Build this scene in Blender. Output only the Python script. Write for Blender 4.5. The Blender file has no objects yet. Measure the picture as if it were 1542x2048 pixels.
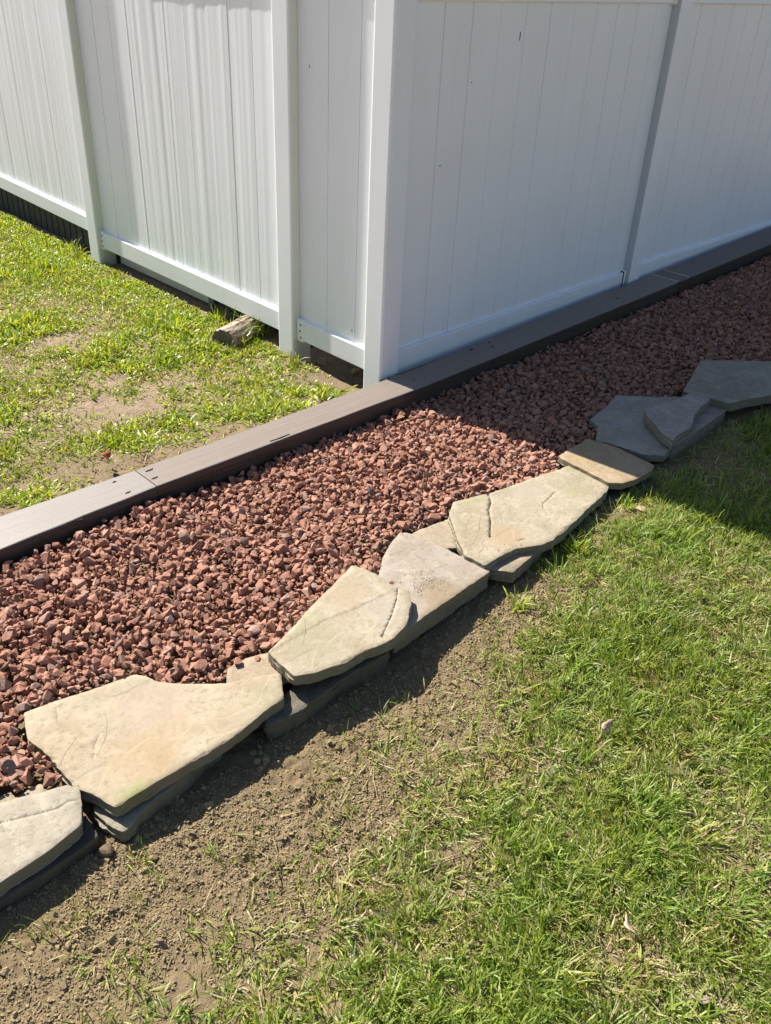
import bpy, bmesh, math, random, json
import numpy as np
from mathutils import Vector, Matrix, geometry

# ---------------------------------------------------------------- camera, world, sun, exposure
SC = bpy.context.scene
COL = SC.collection
cd = bpy.data.cameras.new('camera')
cd.sensor_fit = 'VERTICAL'; cd.sensor_height = 36.0; cd.sensor_width = 27.1
cd.lens = 30.866; cd.clip_start = .02; cd.clip_end = 500
cam = bpy.data.objects.new('camera', cd); COL.objects.link(cam)
CR = Vector((0.717073, -0.695751, 0.041687)); CU = Vector((0.345947, 0.407196, 0.845288)); CF = Vector((0.605084, 0.591712, -0.532682))
M = Matrix(((CR.x, CU.x, -CF.x, -2.25232), (CR.y, CU.y, -CF.y, -2.26692), (CR.z, CU.z, -CF.z, 1.50961), (0, 0, 0, 1)))
cam.matrix_world = M
SC.camera = cam
SUN_DIR = Vector((.105, -1.0, -1.06)).normalized()          # the way the light travels
elev = math.asin(-SUN_DIR.z); azim = math.atan2(-SUN_DIR.x, -SUN_DIR.y)
W = bpy.data.worlds.new('World'); SC.world = W; W.use_nodes = True
nt = W.node_tree; nt.nodes.clear()
sky = nt.nodes.new('ShaderNodeTexSky'); sky.sky_type = 'NISHITA'; sky.sun_disc = False
sky.sun_elevation = elev; sky.sun_rotation = azim
bg = nt.nodes.new('ShaderNodeBackground'); bg.inputs['Strength'].default_value = .058
wo = nt.nodes.new('ShaderNodeOutputWorld')
nt.links.new(sky.outputs[0], bg.inputs[0]); nt.links.new(bg.outputs[0], wo.inputs[0])
sl = bpy.data.lights.new('sun', 'SUN'); sl.energy = 5.0; sl.angle = math.radians(.5); sl.color = (1, .93, .82)
so = bpy.data.objects.new('sun', sl); COL.objects.link(so)
so.rotation_euler = SUN_DIR.to_track_quat('-Z', 'Y').to_euler(); so.location = (0, 4, 5)
SC.view_settings.view_transform = 'Standard'; SC.view_settings.look = 'None'
SC.view_settings.exposure = 1.17; SC.view_settings.gamma = 1.0
SC.render.film_transparent = False
random.seed(7); RNG = np.random.default_rng(11)
# ---- outlines of the flagstones (metres, top height first) and of their cracks
SLABS={"S1": [0.083, [[-2.0996, -0.9531], [-1.951, -0.9586], [-1.9174, -0.971], [-1.8667, -0.9903], [-1.8346, -1.0042], [-1.8198, -1.0294], [-1.855, -1.106], [-1.8679, -1.1129], [-1.8985, -1.117], [-1.9323, -1.1232], [-2.0256, -1.1269], [-2.1592, -1.1371], [-2.2631, -1.0194]]], "S1b": [0.058, [[-2.0522, -0.9097], [-1.9383, -0.9191], [-1.9169, -0.9216], [-1.9192, -0.9448], [-1.885, -0.9385], [-1.8644, -0.9399], [-1.8569, -0.9725], [-1.8992, -1.0329], [-2.0331, -1.0032]]], "S2": [0.082, [[-1.8087, -0.758], [-1.7419, -0.7704], [-1.6364, -0.7961], [-1.5688, -0.8096], [-1.5527, -0.8307], [-1.5437, -0.8653], [-1.5048, -0.9086], [-1.4281, -0.9745], [-1.3547, -1.0062], [-1.3099, -1.03], [-1.3578, -1.0977], [-1.4166, -1.104], [-1.4572, -1.1123], [-1.529, -1.12], [-1.5966, -1.1171], [-1.7905, -1.1158], [-1.8013, -1.075], [-1.8238, -1.0162], [-1.8232, -0.986], [-1.8268, -0.9353], [-1.8239, -0.9054], [-1.8384, -0.8425], [-1.8268, -0.8013]]], "S2b": [0.078, [[-1.4306, -0.9776], [-1.3915, -0.9267], [-1.355, -0.9263], [-1.2953, -0.9457], [-1.2446, -0.9709], [-1.2583, -1.0353], [-1.3121, -1.0382], [-1.3704, -1.0267]]], "S3": [0.112, [[-1.3136, -0.9809], [-1.2709, -0.9684], [-1.214, -0.9492], [-1.1418, -0.9218], [-1.0161, -0.8816], [-0.9268, -0.8519], [-0.909, -0.8885], [-0.9007, -0.9288], [-0.9074, -0.9759], [-0.8975, -0.9961], [-0.8876, -1.0363], [-0.9198, -1.0752], [-0.9926, -1.1256], [-1.0449, -1.1378], [-1.1073, -1.1343], [-1.1318, -1.1271], [-1.2053, -1.1254], [-1.2696, -1.1092], [-1.3175, -1.0846], [-1.3137, -1.0227]]], "S3b": [0.072, [[-1.134, -0.884], [-1.0506, -0.8655], [-0.9954, -0.8587], [-0.9204, -0.8399], [-0.9552, -0.9571], [-1.0773, -1.0131], [-1.2429, -1.0164], [-1.2449, -0.9418]]], "S4": [0.082, [[-0.8749, -0.9034], [-0.8064, -0.8501], [-0.7396, -0.8121], [-0.6769, -0.7902], [-0.66, -0.8046], [-0.6567, -0.8179], [-0.6378, -0.9129], [-0.6176, -1.0608], [-0.6236, -1.0933], [-0.9112, -1.1088], [-1.0207, -1.1171], [-1.0207, -1.0263], [-0.9545, -0.9463]]], "S4b": [0.072, [[-0.6584, -0.8038], [-0.5699, -0.8118], [-0.4812, -0.825], [-0.5283, -0.8797], [-0.5971, -0.9455], [-0.6234, -0.9263], [-0.6988, -0.9532], [-0.7263, -0.8809]]], "S5": [0.095, [[-0.4462, -0.7887], [-0.3216, -0.8272], [-0.1626, -0.8543], [0.0483, -0.8873], [0.0441, -0.9591], [0.0227, -1.0479], [-0.0059, -1.0651], [-0.0504, -1.0722], [-0.155, -1.0894], [-0.3161, -1.1174], [-0.3859, -1.1236], [-0.4263, -1.1161], [-0.4907, -1.0809], [-0.5399, -1.0749], [-0.6301, -1.077], [-0.6298, -1.0233], [-0.6343, -1.0066], [-0.5757, -0.9198], [-0.5083, -0.8306]]], "S5b": [0.072, [[-0.5217, -0.8494], [-0.4779, -1.0276], [-0.3799, -1.0773], [-0.3995, -1.1051], [-0.4726, -1.1158], [-0.5666, -1.1308], [-0.6005, -1.0826], [-0.6139, -1.0104]]], "S6": [0.108, [[0.0382, -0.8321], [0.1446, -0.8265], [0.2236, -0.8238], [0.2499, -0.9186], [0.2379, -1.0848], [0.2018, -1.099], [0.1028, -1.0979], [0.0497, -1.0827], [0.0154, -1.0539], [0.023, -0.9711], [0.0308, -0.8625]]], "S7": [0.105, [[0.2457, -0.8494], [0.3532, -0.7804], [0.3636, -0.736], [0.5175, -0.7073], [0.6315, -0.6774], [0.7087, -0.7577], [0.8209, -0.8484], [0.8524, -0.9154], [0.6102, -1.0489], [0.4077, -1.0564], [0.336, -1.0633], [0.2832, -1.0148], [0.2672, -0.9304]]], "S7c": [0.118, [[0.5947, -0.9106], [0.8452, -0.916], [0.8246, -0.9634], [0.8153, -1.0409], [0.595, -1.054], [0.3898, -1.0636], [0.405, -1.0132]]], "S8": [0.152, [[0.4477, -0.933], [0.4774, -0.8941], [0.5211, -0.865], [0.5886, -0.8703], [0.6735, -0.8941], [0.7754, -0.9015], [0.7949, -0.981], [0.7619, -0.9885], [0.7021, -0.9903], [0.6152, -1.012], [0.5298, -1.0517], [0.4416, -1.0546], [0.3621, -1.0716], [0.3852, -1.0229]]], "S9": [0.148, [[0.7769, -0.8738], [0.8993, -0.8327], [1.0095, -0.7932], [1.1289, -0.7543], [1.3618, -0.9523], [1.6161, -1.1814], [1.5283, -1.3367], [1.3235, -1.2965], [1.0219, -1.1129], [0.8971, -1.0643], [0.83, -1.0497], [0.8031, -0.9651]]], "B1": [0.045, [[-2.161, -1.0014], [-1.9176, -1.0023], [-1.8332, -1.066], [-1.8377, -1.1238], [-1.9408, -1.1331], [-2.0347, -1.1307], [-2.1677, -1.1365]]], "B2": [0.046, [[-1.8119, -1.0569], [-1.7449, -1.0251], [-1.519, -0.9997], [-1.4518, -1.0391], [-1.5305, -1.0928], [-1.6004, -1.1015], [-1.7242, -1.1263], [-1.7984, -1.1497], [-1.8094, -1.1096]]], "B3": [0.05, [[-1.3438, -1.0661], [-1.2321, -1.0408], [-1.0607, -1.0702], [-1.0361, -1.1171], [-1.1314, -1.1134], [-1.2256, -1.1157], [-1.326, -1.1315], [-1.3755, -1.1332], [-1.4242, -1.1141], [-1.412, -1.0799]]], "B6": [0.06, [[-0.0066, -0.9026], [0.2149, -0.9539], [0.2635, -1.0629], [0.2276, -1.0906], [0.0254, -1.0974], [-0.0194, -1.0756], [-0.0765, -1.0513]]]}
LINES={"S3ridge": [[-1.2995, -0.9839], [-1.131, -0.9785], [-1.0602, -0.9931], [-0.9067, -1.0053]], "S3crack": [[-0.9078, -1.0101], [-0.9313, -1.032], [-0.9923, -1.0737], [-1.0498, -1.106], [-1.0701, -1.1182]], "S5crack": [[-0.3216, -0.8272], [-0.3517, -0.8648], [-0.3962, -0.8923], [-0.4353, -0.9332], [-0.5055, -0.9903]], "S5c2": [[-0.1453, -0.9598], [-0.1966, -0.9726], [-0.2356, -0.9787], [-0.2619, -0.9986]], "S5c3": [[-0.4371, -1.066], [-0.4699, -1.055]], "S1crack": [[-1.971, -1.0038], [-1.9221, -1.0263], [-1.8752, -1.045], [-1.8531, -1.0424], [-1.8426, -1.0486]], "S2crack": [[-1.7483, -0.7854], [-1.7682, -0.8341], [-1.7609, -0.8738], [-1.761, -0.9005], [-1.7628, -0.9384]], "S2c2": [[-1.718, -0.9238], [-1.7411, -0.9448], [-1.7635, -0.9797]], "S9c": [[1.0375, -0.8024], [1.045, -0.854]]}
# ---------------------------------------------------------------- small helpers
def tag(o, label=None, cat=None, group=None, kind=None):
    if label: o['label'] = label
    if cat: o['category'] = cat
    if group: o['group'] = group
    if kind: o['kind'] = kind
    return o
def link(o, parent=None):
    COL.objects.link(o)
    if parent: o.parent = parent
    return o
def empty(name, loc, label, cat, group=None):
    o = bpy.data.objects.new(name, None); o.location = loc; o.empty_display_size = .1
    link(o); return tag(o, label, cat, group)
def mesh_np(name, V, F, mat=None, midx=None, smooth=False, parent=None, origin=None):
    """V (n,3) array, F (m,3|4) int array or a list of index lists -> one object."""
    V = np.asarray(V, np.float32)
    me = bpy.data.meshes.new(name)
    if isinstance(F, np.ndarray):
        k = F.shape[1]; m = len(F); flat = F.astype(np.int32).ravel(); st = np.arange(m, dtype=np.int32)*k; to = np.full(m, k, np.int32)
    else:
        to = np.array([len(f) for f in F], np.int32); m = len(F); flat = np.array([i for f in F for i in f], np.int32); st = np.concatenate([[0], np.cumsum(to)[:-1]]).astype(np.int32)
    if origin is not None: V = V - np.asarray(origin, np.float32)
    me.vertices.add(len(V)); me.vertices.foreach_set('co', V.ravel())
    me.loops.add(len(flat)); me.loops.foreach_set('vertex_index', flat)
    me.polygons.add(m); me.polygons.foreach_set('loop_start', st)
    me.polygons.foreach_set('loop_total', to)
    if midx is not None: me.polygons.foreach_set('material_index', np.asarray(midx, np.int32))
    me.update(calc_edges=True); me.validate()
    me.polygons.foreach_set('use_smooth', np.full(m, smooth))
    for mm in (mat if isinstance(mat, (list, tuple)) else [mat]):
        if mm: me.materials.append(mm)
    o = bpy.data.objects.new(name, me)
    if origin is not None: o.location = origin
    return link(o, parent)
class MB:
    def __init__(s): s.v = []; s.f = []
    def add(s, v, f):
        n = len(s.v); s.v += [tuple(p) for p in v]; s.f += [[n+i for i in q] for q in f]
    def box(s, x0, x1, y0, y1, z0, z1, b=0.0):
        bm = bmesh.new(); bmesh.ops.create_cube(bm, size=1)
        for v in bm.verts: v.co = Vector(((x0+x1)/2+v.co.x*(x1-x0), (y0+y1)/2+v.co.y*(y1-y0), (z0+z1)/2+v.co.z*(z1-z0)))
        if b: bmesh.ops.bevel(bm, geom=bm.edges[:], offset=b, segments=2, profile=.5, affect='EDGES')
        bm.verts.index_update(); s.add([v.co[:] for v in bm.verts], [[v.index for v in f.verts] for f in bm.faces]); bm.free()
    def build(s, name, mat, parent=None, smooth_angle=None):
        o = mesh_np(name, np.array(s.v), s.f, mat, parent=parent)
        if smooth_angle:
            o.data.polygons.foreach_set('use_smooth', np.ones(len(o.data.polygons), bool)); o.data.set_sharp_from_angle(angle=math.radians(smooth_angle))
        return o
# vectorised gradient-ish noise
def _h(ix, iy, s):
    n = (ix.astype(np.int64)*374761393 + iy.astype(np.int64)*668265263 + s*144269504) & 0xffffffff
    n = ((n ^ (n >> 13))*1274126177) & 0xffffffff
    n = ((n ^ (n >> 16))*2246822519) & 0xffffffff
    return ((n ^ (n >> 15)) & 0xffffff)/float(0xffffff)
def vn(x, y, s=0):
    x = np.asarray(x, float); y = np.asarray(y, float)
    ix = np.floor(x); iy = np.floor(y); fx = x-ix; fy = y-iy
    fx = fx*fx*fx*(fx*(fx*6-15)+10); fy = fy*fy*fy*(fy*(fy*6-15)+10)
    a = _h(ix, iy, s); b = _h(ix+1, iy, s); c = _h(ix, iy+1, s); d = _h(ix+1, iy+1, s)
    return (a*(1-fx)+b*fx)*(1-fy)+(c*(1-fx)+d*fx)*fy
def fbm(x, y, f, o=4, s=0, g=.5):
    r = 0; a = 1; t = 0
    for i in range(o):
        c, q = math.cos(.6*i+.3), math.sin(.6*i+.3)
        r = r+a*vn((x*c-y*q)*f+7.3*i, (x*q+y*c)*f-3.1*i, s+i*17); t += a; a *= g; f *= 2.03
    return r/t*2-1
def sm(a, b, x):
    t = np.clip((np.asarray(x, float)-a)/(b-a), 0, 1); return t*t*(3-2*t)
def inpoly(px, py, poly):
    r = np.zeros(np.shape(px), bool); n = len(poly)
    for i in range(n):
        x0, y0 = poly[i]; x1, y1 = poly[(i+1) % n]
        if y0 == y1: continue
        r ^= ((y0 > py) != (y1 > py)) & (px < (x1-x0)*(py-y0)/(y1-y0)+x0)
    return r
def segdist(px, py, pts, closed=False):
    d = np.full(np.shape(px), 1e9); sg = np.zeros(np.shape(px)); n = len(pts)
    for i in range(n if closed else n-1):
        ax, ay = pts[i]; bx, by = pts[(i+1) % n]; dx, dy = bx-ax, by-ay
        t = np.clip(((px-ax)*dx+(py-ay)*dy)/(dx*dx+dy*dy+1e-12), 0, 1)
        q = np.hypot(px-ax-t*dx, py-ay-t*dy); c = np.sign(dx*(py-ay)-dy*(px-ax))
        m = q < d; d = np.where(m, q, d); sg = np.where(m, c, sg)
    return d, sg

# ---------------------------------------------------------------- materials
class G:
    def __init__(s, name, rough=.8, spec=.3):
        s.m = bpy.data.materials.new(name); s.m.use_nodes = True; s.t = s.m.node_tree; s.t.nodes.clear()
        s.b = s.n('ShaderNodeBsdfPrincipled'); s.o = s.n('ShaderNodeOutputMaterial')
        s.l(s.b.outputs[0], s.o.inputs[0]); s.b.inputs['Roughness'].default_value = rough; s.b.inputs['Specular IOR Level'].default_value = spec
        s.tc = s.n('ShaderNodeTexCoord'); s.co = s.tc.outputs['Object']
    def n(s, k, **kw):
        q = s.t.nodes.new(k)
        for a, v in kw.items(): setattr(q, a, v)
        return q
    def l(s, a, b): s.t.links.new(a, b)
    def noise(s, scale, detail=4, rough=.55, dist=0, vec=None, out='Fac', stretch=None):
        q = s.n('ShaderNodeTexNoise'); q.inputs['Scale'].default_value = scale; q.inputs['Detail'].default_value = detail
        q.inputs['Roughness'].default_value = rough; q.inputs['Distortion'].default_value = dist
        v = vec or s.co
        if stretch:
            mp = s.n('ShaderNodeMapping'); mp.inputs['Scale'].default_value = stretch; s.l(v, mp.inputs[0]); v = mp.outputs[0]
        s.l(v, q.inputs['Vector']); return q.outputs[out]
    def ramp(s, fac, stops, interp='LINEAR'):
        q = s.n('ShaderNodeValToRGB'); q.color_ramp.interpolation = interp; e = q.color_ramp.elements
        while len(e) < len(stops): e.new(.5)
        for i, (p, c) in enumerate(stops):
            e[i].position = p; e[i].color = (c, c, c, 1) if isinstance(c, (int, float)) else (*c, 1)
        s.l(fac, q.inputs[0]); return q.outputs[0]
    def mix(s, fac, a, b, mode='MIX'):
        q = s.n('ShaderNodeMix', data_type='RGBA', blend_type=mode)
        for i, v in ((0, fac), (6, a), (7, b)):
            if hasattr(v, 'links'): s.l(v, q.inputs[i])
            else: q.inputs[i].default_value = v if i == 0 else (*v, 1)
        return q.outputs[2]
    def math(s, op, a, b=0.0, clamp=False):
        q = s.n('ShaderNodeMath', operation=op); q.use_clamp = clamp
        for i, v in ((0, a), (1, b)):
            if hasattr(v, 'links'): s.l(v, q.inputs[i])
            else: q.inputs[i].default_value = v
        return q.outputs[0]
    def col(s, c):
        if hasattr(c, 'links'): s.l(c, s.b.inputs['Base Color'])
        else: s.b.inputs['Base Color'].default_value = (*c, 1)
    def bump(s, h, dist, strength=1.0, prev=None):
        q = s.n('ShaderNodeBump'); q.inputs['Distance'].default_value = dist; q.inputs['Strength'].default_value = strength
        s.l(h, q.inputs['Height'])
        if prev: s.l(prev, q.inputs['Normal'])
        s.l(q.outputs[0], s.b.inputs['Normal']); return q.outputs[0]
    def spot(s, x, y, r, soft=.6, z=None):
        """1 inside a soft blotch round a point of the object, 0 outside"""
        q = s.n('ShaderNodeVectorMath', operation='DISTANCE'); mp = s.n('ShaderNodeMapping'); mp.inputs['Scale'].default_value = (1, 1, 0 if z is None else 1)
        s.l(s.co, mp.inputs[0]); w = s.n('ShaderNodeVectorMath', operation='MULTIPLY_ADD')
        nz = s.noise(16, 4, .65, out='Color'); s.l(nz, w.inputs[0]); w.inputs[1].default_value = (r*.9, r*.9, 0); s.l(mp.outputs[0], w.inputs[2])
        s.l(w.outputs[0], q.inputs[0]); q.inputs[1].default_value = (x+r*.45, y+r*.45, 0 if z is None else z)
        return s.ramp(s.math('DIVIDE', q.outputs['Value'], r), [(1-soft, 1.0), (1.0, 0.0)])

def mat_vinyl(name='white_vinyl', axis=None, side_shade=(1, 1, 1)):
    g = G(name, .38, .45)
    n1 = g.noise(3.0, 3); c = g.mix(g.ramp(n1, [(.35, 0.), (.7, 1.)]), (.83, .865, .91), (.80, .83, .87))
    gs = g.noise(260, 2, .6); sep = g.n('ShaderNodeSeparateXYZ'); g.l(g.co, sep.inputs[0])
    low = g.ramp(sep.outputs[2], [(.10, 1.), (.34, 0.)])      # soil splashed on the lowest hand's breadth
    sp = g.math('MULTIPLY', g.ramp(g.noise(170, 3, .7), [(.62, 0.), (.68, 1.)]), low)
    c = g.mix(g.math('MULTIPLY', sp, .6), c, (.20, .17, .13))
    c = g.mix(g.math('MULTIPLY', g.math('MULTIPLY', low, g.noise(14, 4)), .28), c, (.50, .46, .38))
    c = g.mix(g.math('MULTIPLY', g.ramp(g.noise(5, 5, .7, stretch=(6, 6, .4)), [(.5, 0.), (.8, 1.)]), .12), c, (.55, .54, .50))
    if axis is not None:                                            # post sides tinted darker by facing, their shade put into the colour
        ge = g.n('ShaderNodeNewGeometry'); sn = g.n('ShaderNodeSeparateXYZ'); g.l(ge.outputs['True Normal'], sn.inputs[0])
        c = g.mix(g.ramp(g.math('MULTIPLY', sn.outputs[axis], -1.0), [(.6, 0.), (.9, 1.)]), c, g.mix(1.0, c, side_shade, 'MULTIPLY'))
    g.col(c); g.bump(gs, .0003, .25)
    return g.m
def mat_paint_wood(name='brown_stained_timber', k=(1, 1, 1)):
    g = G(name, .50, .5)
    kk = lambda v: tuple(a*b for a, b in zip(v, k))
    a = g.noise(10, 6, .65, stretch=(.12, 5, 5)); b = g.noise(60, 5, .7, stretch=(.06, 3, 3)); v = g.noise(2.2, 3)
    c = g.mix(g.ramp(v, [(.3, 0.), (.7, 1.)]), kk((.080, .060, .050)), kk((.058, .043, .035)))
    c = g.mix(g.math('MULTIPLY', g.ramp(b, [(.38, 0.), (.62, 1.)]), .75), c, kk((.13, .105, .092)))
    c = g.mix(g.ramp(g.noise(45, 5, .75, stretch=(.045, 1.6, 1.6)), [(.270, 1.), (.295, 0.)]), c, (.02, .016, .013))
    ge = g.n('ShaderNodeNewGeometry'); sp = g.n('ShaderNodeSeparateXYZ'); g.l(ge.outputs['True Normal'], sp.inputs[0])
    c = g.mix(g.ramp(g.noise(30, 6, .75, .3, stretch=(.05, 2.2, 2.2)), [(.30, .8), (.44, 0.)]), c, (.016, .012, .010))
    c = g.mix(g.ramp(sp.outputs[2], [(.5, 0.), (.9, 1.)]), g.mix(.55, c, (.012, .009, .008)), g.mix(.45, c, kk((.28, .235, .205))))   # pale top, near-black sides: sun and shade put into the stain colour
    g.col(c); h = g.math('ADD', g.math('MULTIPLY', a, .6), g.math('MULTIPLY', b, .4)); g.bump(h, .003, .8)
    return g.m
def mat_gravel():
    g = G('red_crushed_stone', .86, .25)
    ge = g.n('ShaderNodeNewGeometry'); r = ge.outputs['Random Per Island']
    c = g.ramp(r, [(0, (.15, .068, .048)), (.2, (.235, .105, .066)), (.5, (.31, .142, .092)), (.75, (.25, .115, .080)), (.86, (.42, .235, .17)), (.94, (.22, .16, .14)), (1, (.13, .075, .062))])
    n = g.noise(140, 5, .7); c = g.mix(g.ramp(n, [(.3, 0.), (.7, .55)]), c, (.40, .235, .175))
    c = g.mix(g.ramp(g.noise(45, 3), [(.55, 0.), (.8, .35)]), c, (.16, .075, .06))
    g.col(c); g.bump(n, .0022, .7); return g.m
def mat_soil():
    g = G('bare_soil', .95, .12)
    a = g.noise(3.5, 5, .6); b = g.noise(45, 6, .7); c2 = g.noise(260, 4, .75)
    c = g.mix(g.ramp(a, [(.35, 0.), (.65, 1.)]), (.210, .158, .090), (.255, .197, .117))
    sep = g.n('ShaderNodeSeparateXYZ'); g.l(g.co, sep.inputs[0])
    yard = g.ramp(sep.outputs[1], [(-.05, 0.), (.15, 1.)])        # the sandy side beyond the timber is paler and pinker
    mp = g.n('ShaderNodeMapRange'); g.l(sep.outputs[1], mp.inputs[0]); mp.inputs[1].default_value = -.2; mp.inputs[2].default_value = .3
    c = g.mix(mp.outputs[0], c, g.mix(g.ramp(sep.outputs[1], [(.30, 0.), (.55, 1.)]), (.215, .165, .108), g.mix(a, (.27, .205, .14), (.34, .265, .19))))
    c = g.mix(g.ramp(b, [(.3, .55), (.6, 0.)]), c, (.12, .085, .055))
    c = g.mix(g.ramp(c2, [(.6, 0.), (.8, .4)]), c, (.36, .29, .20))
    g.col(c); n = g.bump(b, .011, .9); g.bump(c2, .003, .9, n); return g.m
def leafmat(name, stops, trans=.35, rough=.45, tint=(1, 1, .5), spec=.4):
    g = G(name, rough, spec)
    ge = g.n('ShaderNodeNewGeometry'); r = ge.outputs['Random Per Island']
    c = g.ramp(r, stops); c = g.mix(.18, c, g.noise(9, 2, out='Color'), 'OVERLAY')
    g.col(c); tr = g.n('ShaderNodeBsdfTranslucent'); mx = g.n('ShaderNodeMixShader'); mx.inputs[0].default_value = trans
    g.l(g.mix(1.0, c, tint, 'MULTIPLY'), tr.inputs[0]); g.l(g.b.outputs[0], mx.inputs[1]); g.l(tr.outputs[0], mx.inputs[2]); g.l(mx.outputs[0], g.o.inputs[0])
    return g.m
def mat_stone(name, c1, c2, blotch=(), bump=.0022, streak=(1, 1, 1)):
    g = G(name, .78, .3)
    sc = lambda v: tuple(q*k for q, k in zip(v, (.72, .725, .76))); c1, c2 = sc(c1), sc(c2); blotch = [(x, y, r, sc(cc), k) for x, y, r, cc, k in blotch]
    a = g.noise(7, 6, .6, 1.2, stretch=streak); b = g.noise(70, 6, .72); f = g.noise(420, 3, .7)
    c = g.mix(g.ramp(a, [(.36, 0.), (.64, 1.)]), c1, tuple(v*.93 for v in c2))
    c = g.mix(g.ramp(g.noise(2.6, 6, .68, .9), [(.48, 0.), (.62, .55)]), c, tuple(v*q for v, q in zip(c2, (.86, .80, .70))))
    c = g.mix(g.ramp(g.noise(22, 5, .7, .6), [(.5, 0.), (.75, .5)]), c, tuple(min(1, v*1.35+.02) for v in c1))
    c = g.mix(g.ramp(b, [(.30, .75), (.48, 0.)]), c, tuple(v*.55 for v in c2))
    c = g.mix(g.ramp(g.noise(120, 3, .8), [(.66, 0.), (.71, .7)]), c, tuple(min(.75, v*1.7+.05) for v in c1))
    for (x, y, r, cc, k) in blotch:
        c = g.mix(g.math('MULTIPLY', g.spot(x, y, r), k), c, cc)
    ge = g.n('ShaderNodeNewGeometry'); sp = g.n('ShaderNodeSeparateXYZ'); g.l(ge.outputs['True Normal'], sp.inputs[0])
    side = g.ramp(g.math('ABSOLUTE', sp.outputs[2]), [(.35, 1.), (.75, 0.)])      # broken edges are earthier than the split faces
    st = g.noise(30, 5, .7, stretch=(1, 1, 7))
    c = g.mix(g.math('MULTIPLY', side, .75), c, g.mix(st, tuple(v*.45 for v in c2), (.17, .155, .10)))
    g.col(c)
    lg = g.noise(3.2, 2.2, .5, .5, stretch=streak); led = g.math('ADD', g.ramp(lg, [(.470, 0.), (.478, 1.)]), g.ramp(lg, [(.575, 0.), (.581, 1.)]))
    n = g.bump(led, .0016, .55); n = g.bump(a, bump*2, .8, n); n = g.bump(b, bump*1.1, .8, n); n = g.bump(f, .0009, .8, n)
    n = g.bump(st, .006, .5, n) if False else n
    return g.m
def flat(name, c, rough=.8, nscale=40, var=.35, bd=.001):
    g = G(name, rough, .3); n = g.noise(nscale, 5, .65)
    g.col(g.mix(n, tuple(v*(1-var) for v in c), tuple(min(1, v*(1+var)) for v in c))); g.bump(n, bd, .7); return g.m
VINYL = mat_vinyl(); VPOST = {'L': mat_vinyl('white_vinyl_post_left', 1, (.80, .775, .66)), 'R': mat_vinyl('white_vinyl_post_right', 0, (.62, .64, .62))}; VCORN = mat_vinyl('white_vinyl_post_corner', 0, (1, 1, 1)); TIMB = mat_paint_wood(); TIMB1 = mat_paint_wood('grey_stained_timber', (1.12, 1.20, 1.30)); TIMB3 = mat_paint_wood('shaded_timber', (.62, .66, .70)); GRAV = mat_gravel(); SOIL = mat_soil()  # TIMB3: darker timber copy with the shade put into its colour
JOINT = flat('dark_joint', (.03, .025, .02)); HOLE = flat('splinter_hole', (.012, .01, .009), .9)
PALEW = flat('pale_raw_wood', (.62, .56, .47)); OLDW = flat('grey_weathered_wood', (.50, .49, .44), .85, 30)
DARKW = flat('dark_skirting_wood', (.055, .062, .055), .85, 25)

# ---------------------------------------------------------------- terrain
TZ = lambda x: .12+.028*np.clip(np.asarray(x, float)-.1, 0, 9)                   # top of the timber
def wall_soft(x): return np.interp(x, [-3, -2.1, -1.2, -.6, 0, .6, 1.6, 4], [-1.1, -1.1, -1.09, -1.09, -1.07, -1.03, -1.2, -1.3])
def grav_h(x, y):
    x = np.asarray(x, float); y = np.asarray(y, float)
    return .052+.026*sm(-.9, -1.2, x)*sm(-.75, -.3, y)+.025*sm(-.2, -.75, y)+.027*np.clip(x-.1, 0, 9)+.007*fbm(x, y, 4.0, 3, 5)+.004*fbm(x, y, 13, 2, 8)
def ground_h(x, y):
    x = np.asarray(x, float); y = np.asarray(y, float)
    lawn = .000+.016*sm(-1.6, -1.9, x)+.056*sm(-1.0, .05, x)+.026*np.clip(x-.2, 0, 9)+.010*fbm(x, y, 1.3, 3, 2)
    yard = .026-.016*sm(-.22, -.04, x)*sm(.7, 1.0, y)+.014*np.clip(y-.5, 0, 9)+.045*np.exp(-(y/.22)**2)*sm(-.1, -.45, x)+.008*fbm(x, y, 2.0, 3, 3)
    inner = .02+.02*np.clip(x, 0, 9)-.05*sm(.62, .5, y)*sm(.08, .16, y)
    yard = np.where((x > .0) & (y > .02), inner*sm(.0, .07, x)+yard*(1-sm(.0, .07, x)), yard)
    bed = .030+.02*np.clip(x-.1, 0, 9)
    t1 = sm(-.12, -.03, y)
    z = bed*(1-t1)+yard*t1
    wy = wall_soft(x)+.12; t2 = sm(-.03, .03, y-wy)
    return lawn*(1-t2)+z*t2
def soil_bits(x, y):
    k = fbm(x, y, 38, 4, 21, .62); r = fbm(x, y, 9, 3, 22)
    fade = sm(-1.85, -1.2, y)
    return .0135*k*np.clip(.55+r, .15, 1.3)+.006*np.maximum(0, fbm(x, y, 70, 2, 24)-.15)
YB = lambda x: np.interp(x, [-2.6, -2.1, -1.85, -1.6, -1.3, -1.0, -.72, -.47, -.40, .5], [-1.60, -1.47, -1.43, -1.42, -1.40, -1.36, -1.24, -1.13, -1.05, -1.0])
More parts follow.
